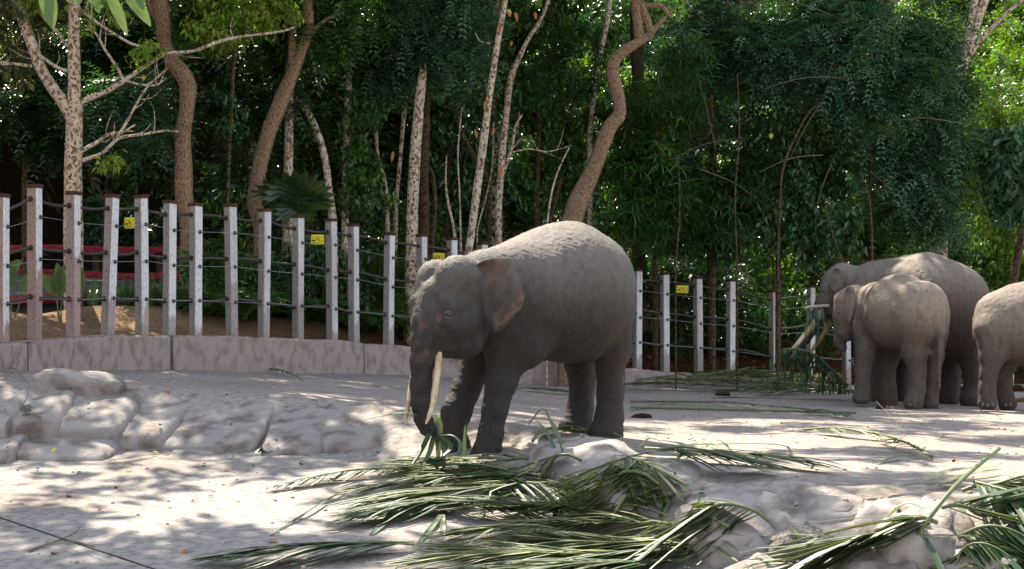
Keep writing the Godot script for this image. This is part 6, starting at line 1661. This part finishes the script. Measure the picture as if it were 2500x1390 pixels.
	for e in [[[[1050, 1040, 14.55], [1005, 1012, 14.5], [950, 1014, 14.45], [888, 1027, 14.4]], 0.085, M.frond], [[[1062, 1012, 14.7], [1066, 1060, 14.66], [1070, 1110, 14.6], [1066, 1160, 14.5]], 0.06, M.frond_dry], [[[1056, 1040, 14.6], [1040, 1080, 14.5], [1012, 1130, 14.3], [985, 1165, 14.1]], 0.06, M.frond], [[[1064, 1050, 14.62], [1050, 1100, 14.5], [1034, 1150, 14.3]], 0.05, M.frond_blue], [[[1066, 1066, 14.6], [1100, 1064, 14.5], [1122, 1082, 14.45], [1120, 1110, 14.4], [1108, 1128, 14.4]], 0.05, M.frond], [[[1060, 1060, 14.6], [1080, 1085, 14.5], [1085, 1130, 14.4], [1078, 1160, 14.35]], 0.045, M.frond_blue], [[[1050, 1070, 14.55], [1020, 1100, 14.4], [1000, 1105, 14.35]], 0.04, M.frond], [[[1068, 1020, 14.72], [1072, 1060, 14.66], [1064, 1090, 14.6]], 0.075, M.frond_dry], [[[1060, 1075, 14.55], [1045, 1115, 14.4], [1030, 1140, 14.3], [1018, 1172, 14.2]], 0.05, M.frond_dry], [[[1062, 1058, 14.6], [1100, 1090, 14.45], [1078, 1118, 14.35], [1050, 1140, 14.3]], 0.05, M.frond]]:
		hanging_strip(bunch, at_trunk, e[0], e[1], e[2])
	# the frond in the big bull's mouth, and the one draped over its tusks
	var mouth := at(2016, 748, 26.2)
	var bite := thing("palm_frond", "palm frond held crosswise in the largest elephant's mouth, leaflets hanging", "palm frond", mouth)
	part("midrib", tube(smooth_path([[at(1966, 755, 25.9) - mouth, 0.02], [at(1975, 750, 25.95) - mouth, 0.026], [at(2024, 747, 26.15) - mouth, 0.028]]), 8), M.bare_wood, bite)
	for i in 15:
		var x0 := 1968.0 + rng.randf_range(0, 50)
		var x1 := x0 + rng.randf_range(-14, 34)
		var y1 := rng.randf_range(800, 895)
		hanging_strip(bite, mouth, [[x0, 752, 25.95 + 0.012 * i], [x0 + 3, 780, 25.9 + 0.01 * i], [lerpf(x0, x1, 0.6) + rng.randf_range(-4, 8), lerpf(752, y1, 0.6), 25.88 + 0.01 * i], [x1, y1, 25.9]], rng.randf_range(0.022, 0.045), [M.frond, M.frond_blue, M.frond_dry][i % 3])
	var drape_at := at(1960, 860, 25.75)
	var drape := thing("palm_frond", "palm frond hanging over the largest elephant's tusks down to the heap", "palm frond", drape_at)
	var rib := [[1912, 853, 25.7], [1940, 852, 25.7], [1965, 856, 25.72], [1990, 866, 25.75], [2012, 884, 25.8], [2040, 912, 25.85], [2070, 940, 25.9]]
	var rp := []
	for q in rib: rp.append([at(q[0], q[1], q[2]) - drape_at, 0.016])
	var rs := smooth_path(rp, 6)
	part("midrib", tube(rs, 6), M.midrib, drape)
	for i in 84:
		var k := int((i % 42) * (rs.size() - 1) / 41.0)
		var p: Vector3 = rs[k][0] + drape_at
		var px := 1250.0 + p.x * F / -p.z; var py := HORIZON - (p.y - EYE) * F / -p.z
		var down := rng.randf_range(40, 105)
		var dx := rng.randf_range(-40, 34)
		var y2 := minf(py + down, 966.0)
		hanging_strip(drape, drape_at, [[px, py, -p.z], [px + dx * 0.35, py + (y2 - py) * 0.3 - 4, -p.z - 0.05], [px + dx * 0.8, lerpf(py, y2, 0.7), -p.z - 0.05], [px + dx, y2, -p.z]], rng.randf_range(0.03, 0.065), [M.frond, M.frond_blue, M.frond, M.frond_dry][i % 4])

func scraps() -> void:
	# fallen leaves on the ground
	var spots := [[280, 1092, 0], [140, 1101, 1], [286, 1194, 0], [506, 1215, 0], [478, 1226, 0], [740, 1137, 0], [528, 1091, 2], [460, 1349, 2], [134, 1357, 0], [655, 1325, 2], [320, 1151, 1], [500, 1141, 1], [848, 1336, 0], [450, 1055, 1], [300, 1030, 1], [86, 1018, 1], [605, 1073, 1], [702, 996, 1], [545, 1152, 0], [250, 1248, 0], [170, 1216, 0], [75, 1172, 0], [1150, 1010, 2], [925, 1108, 2], [1545, 1058, 2], [1915, 1036, 0], [2340, 1130, 0], [2170, 1150, 0], [1420, 1005, 0], [620, 1140, 0], [370, 1108, 1], [415, 958, 2], [555, 966, 0], [720, 965, 0], [300, 1200, 0], [392, 1040, 0]]
	var i := 0
	for s in spots:
		var p := on_ground(s[0], s[1])
		var l := rng.randf_range(0.04, 0.085)
		var mats: Material = [M.dry_leaf, M.dry_yellow, M.leaf_orange][s[2]]
		var o := part("fallen_leaf", big_leaf(Vector3.ZERO, Vector3(cos(i * 2.1), 0.25, sin(i * 2.1)), Vector3(0.2, 1, 0.1), l, l * 0.55, 1.2, 0.06), mats, self, p + Vector3(0, 0.012, 0))
		var place := "on the embankment's stones" if s[1] < 1075 and s[0] < 900 else ("in the bottom left of the basin" if s[0] < 420 else ("in the basin's middle" if s[0] < 900 else "on the sand round the tusker"))
		tag(o, "curled %s leaf fallen %s" % [["dry brown", "yellowish", "orange-brown"][s[2]], place], "leaf", "%s leaves fallen %s" % [["brown", "yellowish", "orange"][s[2]], place])
		i += 1
	# the long slab, clods, dung
	var slab_at := on_ground(190, 948)
	var slab := part("stone_slab", stone_mesh(Vector3(px_size(112, -slab_at.z), 0.20, 0.2), 3.6, 811.0, 0.16), M.stone, self, slab_at + Vector3(0, -0.02, 0))
	slab.rotation = Vector3(0.1, 0.15, -0.14)
	tag(slab, "long broken slab of pale rock lying on top of the embankment at left", "rock")
	var rag_at := on_ground(652, 1111)
	var rag := part("black_rag", big_leaf(Vector3.ZERO, Vector3(1, 0.15, -0.1), Vector3(0, 1, 0.1), px_size(66, -rag_at.z), 0.11, 0.9, 0.2), M.black, self, rag_at + Vector3(-px_size(33, -rag_at.z), 0.03, 0))
	tag(rag, "flat black scrap lying on the basin floor left of the tusker", "scrap")
	for e in [[2352, 962, 20, "dark dung heap between the largest elephant and the cut-off one"], [2338, 975, 14, "smaller dung heap left of the big one"], [2418, 994, 9, "round dung ball at the cut-off elephant's left hind foot"], [2464, 997, 11, "dung ball at the cut-off elephant's right hind foot"], [2484, 956, 18, "dark dung heap at the photo's right edge"], [1566, 1021, 24, "flat brown dung lump on the sand right of the hind feet"], [1765, 967, 18, "brown clod in front of the far frond heap"], [2150, 1000, 12, "grey clod on the sand in front of the calf's feet"], [62, 1000, 13, "crumbled dark clod between the embankment stones at left"], [2498, 982, 22, "heap of yellow-brown earth at the right edge"]]:
		var p := on_ground(e[0], e[1])
		var r := px_size(e[2], -p.z)
		var o := part("dung_heap" if e[2] != 12 else "clod", stone_mesh(Vector3(r, r * (0.75 if e[2] < 22 else 0.36), r * 0.8), 2.1, float(e[0]), 0.32), M.earth_heap if e[0] == 2498 else (M.stone_dark if e[0] == 62 else M.dung), self, p + Vector3(0, r * 0.12, 0))
		tag(o, e[3], "dung" if e[0] != 2498 else "earth")
	# dry stems at the left edge and pale straws on the right
	for e in [[[[-10, 920, 0.02], [30, 918, 0.08], [62, 934, 0.02]], "dry stem lying before the kerb at the left edge, upper"], [[[0, 936, 0.02], [30, 926, 0.06], [48, 905, 0.12]], "dry stem lying before the kerb at the left edge, lower"], [[[230, 1338, 0.0], [150, 1325, 0.01], [70, 1350, 0.0]], "thin twig lying beside the black cable"], [[[70, 1350, 0.01], [170, 1318, 0.02], [195, 1296, 0.02]], "thin curved stem on the basin floor at bottom left"]]:
		var p := []
		for q in e[0]: p.append([on_ground(q[0], q[1]) + Vector3(0, q[2] + 0.008, 0), 0.006])
		var o := part("dry_stem", tube(smooth_path(p, 4), 6), M.twig, self)
		tag(o, e[1], "twig", "dry stems on the ground")
	for e in [[2212, 1062, 2140, 980, "pale grass straw standing on the right sand, left of two"], [2208, 1044, 2176, 990, "pale grass straw standing on the right sand, right of two"]]:
		var p := on_ground(e[0], e[1])
		var q := at(e[2], e[3], -p.z - 0.1)
		var o := part("straw", tube(smooth_path([[p, 0.004], [p.lerp(q, 0.5) + Vector3(0.01, 0, 0), 0.004], [q, 0.002]], 4), 5), M.frond_pale_flat, self)
		tag(o, e[4], "straw", "straws on the sand")
	var line := []
	for k in 12:
		var t := k / 11.0
		line.append([on_ground(lerpf(-60, 420, t), lerpf(1261, 1424, t)) + Vector3(0, 0.05, 0), 0.006])
	var o := part("black_cable", tube(line, 6), M.black, self)
	tag(o, "thin black cable stretched over the ground across the bottom left corner", "cable")
	# wiry stem before the kerb at the left
	var ws := part("dry_stem", tube(smooth_path([[at(24, 812, 19.2), 0.004], [at(44, 806, 19.2), 0.004], [at(54, 840, 19.15), 0.004], [at(46, 870, 19.1), 0.003], [at(30, 890, 19.05), 0.003]], 5), 5), M.twig, self)
	tag(ws, "wiry curled stem hanging over the kerb at the left edge", "twig", "dry stems on the ground")
	# pebbles
	var pm := stone_mesh(Vector3(0.02, 0.015, 0.018), 2.2, 3.0, 0.2)
	var peb := []
	for k in 700:
		var d := rng.randf_range(9.0, 27.0)
		var x := rng.randf_range(-0.33, 0.33) * d
		if behind_fence(x, d).x > -0.3: continue
		peb.append([Vector3(x, surf(x, d), -d), Vector3(0.05, 0.0, 0.05), 1])
	var pf := foliage("pebbles", self, pm, M.pebble, peb, 0.8, 0.3, -2.0)
	tag(pf, "small pebbles and crumbs strewn over the arena", "pebbles", "", "stuff")

func overhead_tree() -> void:
	# the tree outside the picture at the left whose leaves hang into its top corner and dapple the basin
	var o := thing("shade_tree", "broad-leaved tree whose big green leaves hang into the top left corner", "tree")
	var foot := Vector3(-7.6, ground(-7.6, 14.0) - 0.3, -14.0)
	part("trunk", tube(smooth_path([[foot, 0.24], [foot + Vector3(0.1, 2.0, 0), 0.2], [foot + Vector3(0.3, 4.5, 0.1), 0.17], [foot + Vector3(0.9, 7.5, 0), 0.1]], 6), 12, 0.15), M.bark_tan, o)
	part("branch", tube(smooth_path([[foot + Vector3(0.25, 4.2, 0), 0.1], [Vector3(-5.0, 4.9, -13.0), 0.07], [Vector3(-3.6, 4.4, -11.0), 0.04], [Vector3(-2.55, 3.42, -9.1), 0.02], [Vector3(-2.0, 3.22, -8.9), 0.012]], 6), 8, 0.1), M.bark_tan, o)
	part("branch", tube(smooth_path([[foot + Vector3(0.3, 4.6, 0), 0.1], [Vector3(-4.6, 6.2, -15.6), 0.06], [Vector3(-2.2, 6.8, -16.4), 0.03]], 6), 8, 0.1), M.bark_tan, o)
	for e in [[108, -30, 133, 74, 42], [150, -40, 172, 12, 22], [212, -40, 236, 18, 40], [228, -10, 244, 38, 24], [262, -20, 316, 88, 28], [300, -30, 374, 64, 36], [186, -30, 196, 16, 30], [335, -20, 352, 30, 24]]:
		var a := at(e[0], e[1], 8.95); var b := at(e[2], e[3], 8.9)
		part("leaf", big_leaf(a, (b - a) + Vector3(0, 0.02, 0.02), Vector3(0.25, 0.15, 1), a.distance_to(b), px_size(e[4], 9.0), 0.35, 0.03), M.leaf_hang, o)
	var clumps := []
	for e in OVERHEAD: clumps.append([Vector3(e[0], e[1], -e[2]), Vector3(e[3], 0.7, e[3]), e[4]])
	foliage("crown", o, S.big_broad, M.leaf_mid, clumps, 1.0, 0.3, -0.6)

const OVERHEAD := [[-7.3, 9.5, 22.8, 1.0, 22], [-6.0, 9.8, 24.0, 1.0, 22], [-4.8, 9.6, 23.0, 1.0, 20], [-3.6, 9.9, 24.2, 1.0, 20], [-5.4, 10.0, 22.6, 0.8, 12], [-2.8, 9.9, 23.1, 0.8, 14], [-8.2, 9.4, 24.0, 1.0, 20], [-6.8, 9.4, 18.8, 0.9, 20], [-5.8, 9.2, 17.8, 0.9, 18], [-4.8, 9.6, 18.6, 0.8, 14], [-3.8, 9.5, 17.8, 0.9, 16], [-7.6, 9.0, 17.6, 0.9, 20], [-5.3, 9.0, 16.8, 0.8, 14], [-2.9, 9.7, 18.6, 0.7, 9], [-6.4, 9.6, 20.8, 0.7, 8], [-4.0, 9.9, 21.0, 0.6, 6]]

func _ready() -> void:
	# ------------------------------------------------ camera, sky, sun, exposure
	var cam := Camera3D.new()
	cam.name = "camera"
	cam.position = Vector3(0, EYE, 0)
	cam.keep_aspect = Camera3D.KEEP_HEIGHT
	cam.set_frustum(0.1 * 1390.0 / F, Vector2(0, 0.1 * (HORIZON - 695.0) / F), 0.1, 400.0)
	cam.current = true
	add_child(cam)
	var sky_m := ProceduralSkyMaterial.new()
	sky_m.sky_top_color = Color(0.60, 0.635, 0.71)
	sky_m.sky_horizon_color = Color(0.86, 0.865, 0.88)
	sky_m.sky_curve = 0.16
	sky_m.ground_bottom_color = Color(0.30, 0.28, 0.25)
	sky_m.ground_horizon_color = Color(0.55, 0.57, 0.58)
	sky_m.sky_energy_multiplier = 1.0
	var sky := Sky.new(); sky.sky_material = sky_m
	var env := Environment.new()
	env.background_mode = Environment.BG_SKY
	env.sky = sky
	env.tonemap_mode = Environment.TONE_MAPPER_LINEAR
	env.tonemap_exposure = 3.0
	env.sdfgi_enabled = true; env.ssao_enabled = true; env.ssil_enabled = true
	var we := WorldEnvironment.new()
	we.name = "world"
	we.environment = env
	add_child(we)
	var sun := DirectionalLight3D.new()
	sun.name = "sun"
	sun.light_energy = 1.6
	sun.light_color = Color(1.0, 0.955, 0.88)
	sun.light_angular_distance = 0.55
	sun.shadow_enabled = true
	sun.basis = Basis.looking_at(-sun_to, Vector3.UP)
	add_child(sun)
	# ------------------------------------------------ tools
	rng.seed = 20240
	noise.seed = 5; noise.noise_type = FastNoiseLite.TYPE_SIMPLEX_SMOOTH; noise.frequency = 0.01; noise.fractal_octaves = 3
	fine.seed = 9; fine.noise_type = FastNoiseLite.TYPE_SIMPLEX_SMOOTH; fine.frequency = 0.05; fine.fractal_octaves = 2
	make_materials()
	make_sprigs()
	lay_out_fence()
	var t0 := Time.get_ticks_msec()
	# ------------------------------------------------ setting
	var g := part("arena_ground", sheet(spread(-60, -7.0, 7.0, 60, 0.075, 1.03), spread(-15, 8.6, 17.8, 48, 0.075, 1.028), ground, ground_colour), M.ground, self)
	tag(g, "pale sandy concrete ground of the arena, sinking to a dry basin in front", "ground", "", "structure")
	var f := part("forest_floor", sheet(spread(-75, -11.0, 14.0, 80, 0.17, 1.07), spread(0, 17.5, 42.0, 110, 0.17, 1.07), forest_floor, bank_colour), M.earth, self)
	tag(f, "brown earth bank and wooded slope behind the fence", "ground", "", "structure")
	print("ground ", Time.get_ticks_msec() - t0)
	road()
	lay_stones()
	build_fence()
	print("fence ", Time.get_ticks_msec() - t0)
	# ------------------------------------------------ forest
	forest()
	overhead_tree()
	print("forest ", Time.get_ticks_msec() - t0)
	# ------------------------------------------------ animals
	tusker()
	calf()
	big_bull()
	side_elephant()
	print("elephants ", Time.get_ticks_msec() - t0)
	# ------------------------------------------------ small things
	lay_fronds()
	scraps()
	print("all ", Time.get_ticks_msec() - t0)

func road() -> void:
	# a strip of asphalt behind the left part of the fence, with red-painted kerb and rails
	var rows := []
	for e in [[-120, 742, 24.2, 664, 29.6], [0, 734, 24.6, 668, 29.8], [120, 730, 25.0, 672, 30.0], [240, 722, 25.6, 680, 30.2], [330, 714, 26.2, 688, 30.2], [420, 706, 27.0, 696, 29.6], [470, 702, 27.8, 699, 28.4]]:
		rows.append([at(e[0], e[1], e[2]), at(e[0], e[3], e[4])])
	var v := PackedVector3Array()
	for r in rows:
		for k in 9: v.append(r[0].lerp(r[1], k / 8.0) + Vector3(0, 0.03 * sin(PI * k / 8.0), 0))
	for r in rows:
		for k in 9: v.append(r[0].lerp(r[1], k / 8.0) - Vector3(0, 0.3, 0))
	var idx := grid_indices(rows.size(), 9)
	for t in range(0, idx.size(), 3):
		var s := idx[t + 1]; idx[t + 1] = idx[t + 2]; idx[t + 2] = s
	var n := rows.size()
	for r in n - 1:
		var a := r * 9; var b := a + 9; var lo := n * 9
		idx.append_array([a, b, a + lo, b, b + lo, a + lo])
		idx.append_array([a + 8, a + 8 + lo, b + 8, b + 8, a + 8 + lo, b + 8 + lo])
	for t in range(0, idx.size(), 3):
		var s := idx[t + 1]; idx[t + 1] = idx[t + 2]; idx[t + 2] = s
	tag(part("road", build_mesh(v, idx), M.road, self), "grey asphalt road passing behind the left part of the fence", "road", "", "structure")
	var near_kerb := band([[-120, 742, 24.1], [0, 734, 24.5], [120, 729, 24.9], [240, 720, 25.5]], 0.14, 0.12)
	tag(part("red_kerb", near_kerb, M.red_paint, self), "red-painted kerbstone on the near side of the road", "kerb")
	for e in [["upper", [[-120, 608, 30.4], [30, 607, 30.5], [150, 606, 30.6], [250, 610, 30.6], [340, 611, 30.6], [420, 610, 30.4], [494, 606, 30.0]]], ["lower", [[-120, 660, 30.0], [30, 664, 30.2], [150, 667, 30.4], [250, 673, 30.5], [340, 675, 30.5], [420, 672, 30.3], [494, 664, 29.9]]]]:
		tag(part("guard_rail", band(e[1], 0.125, 0.06), M.red_paint, self), "%s red guard rail beyond the road at left" % e[0], "rail", "red rails beyond the road")
	for e in [[70, 610, 30.75], [235, 612, 30.85], [390, 612, 30.75], [494, 596, 30.15]]:
		var p := at(e[0], e[1], e[2])
		var low := forest_floor(p.x, e[2]) - 0.2
		var b := BoxMesh.new(); b.size = Vector3(0.12, maxf(0.6, p.y + 0.12 - low), 0.1)
		tag(part("rail_post", b, M.bark_dark, self, Vector3(p.x, (p.y + 0.12 + low) * 0.5, p.z)), "dark post of the red rails, %s" % {70: "nearest the left edge", 235: "behind the third whole fence post", 390: "behind the fifth whole fence post", 494: "at the rails' right end"}[e[0]], "post", "posts of the red rails")

func band(list: Array, high: float, thick: float) -> ArrayMesh:   # an upright board along points
	var p := []
	for q in list: p.append([at(q[0], q[1], q[2]), 0.0])
	var path := smooth_path(p, 5)
	var v := PackedVector3Array()
	for i in path.size():
		var dir: Vector3 = (path[mini(i + 1, path.size() - 1)][0] - path[maxi(i - 1, 0)][0]).normalized()
		var side := dir.cross(Vector3.UP).normalized()
		for e in [[0.5, -0.5], [0.5, 0.42], [0.4, 0.5], [-0.4, 0.5], [-0.5, 0.42], [-0.5, -0.5]]:
			v.append(path[i][0] + side * thick * e[0] + Vector3(0, high * e[1], 0))
	var idx := grid_indices(path.size(), 6, true)
	return build_mesh(v, idx)
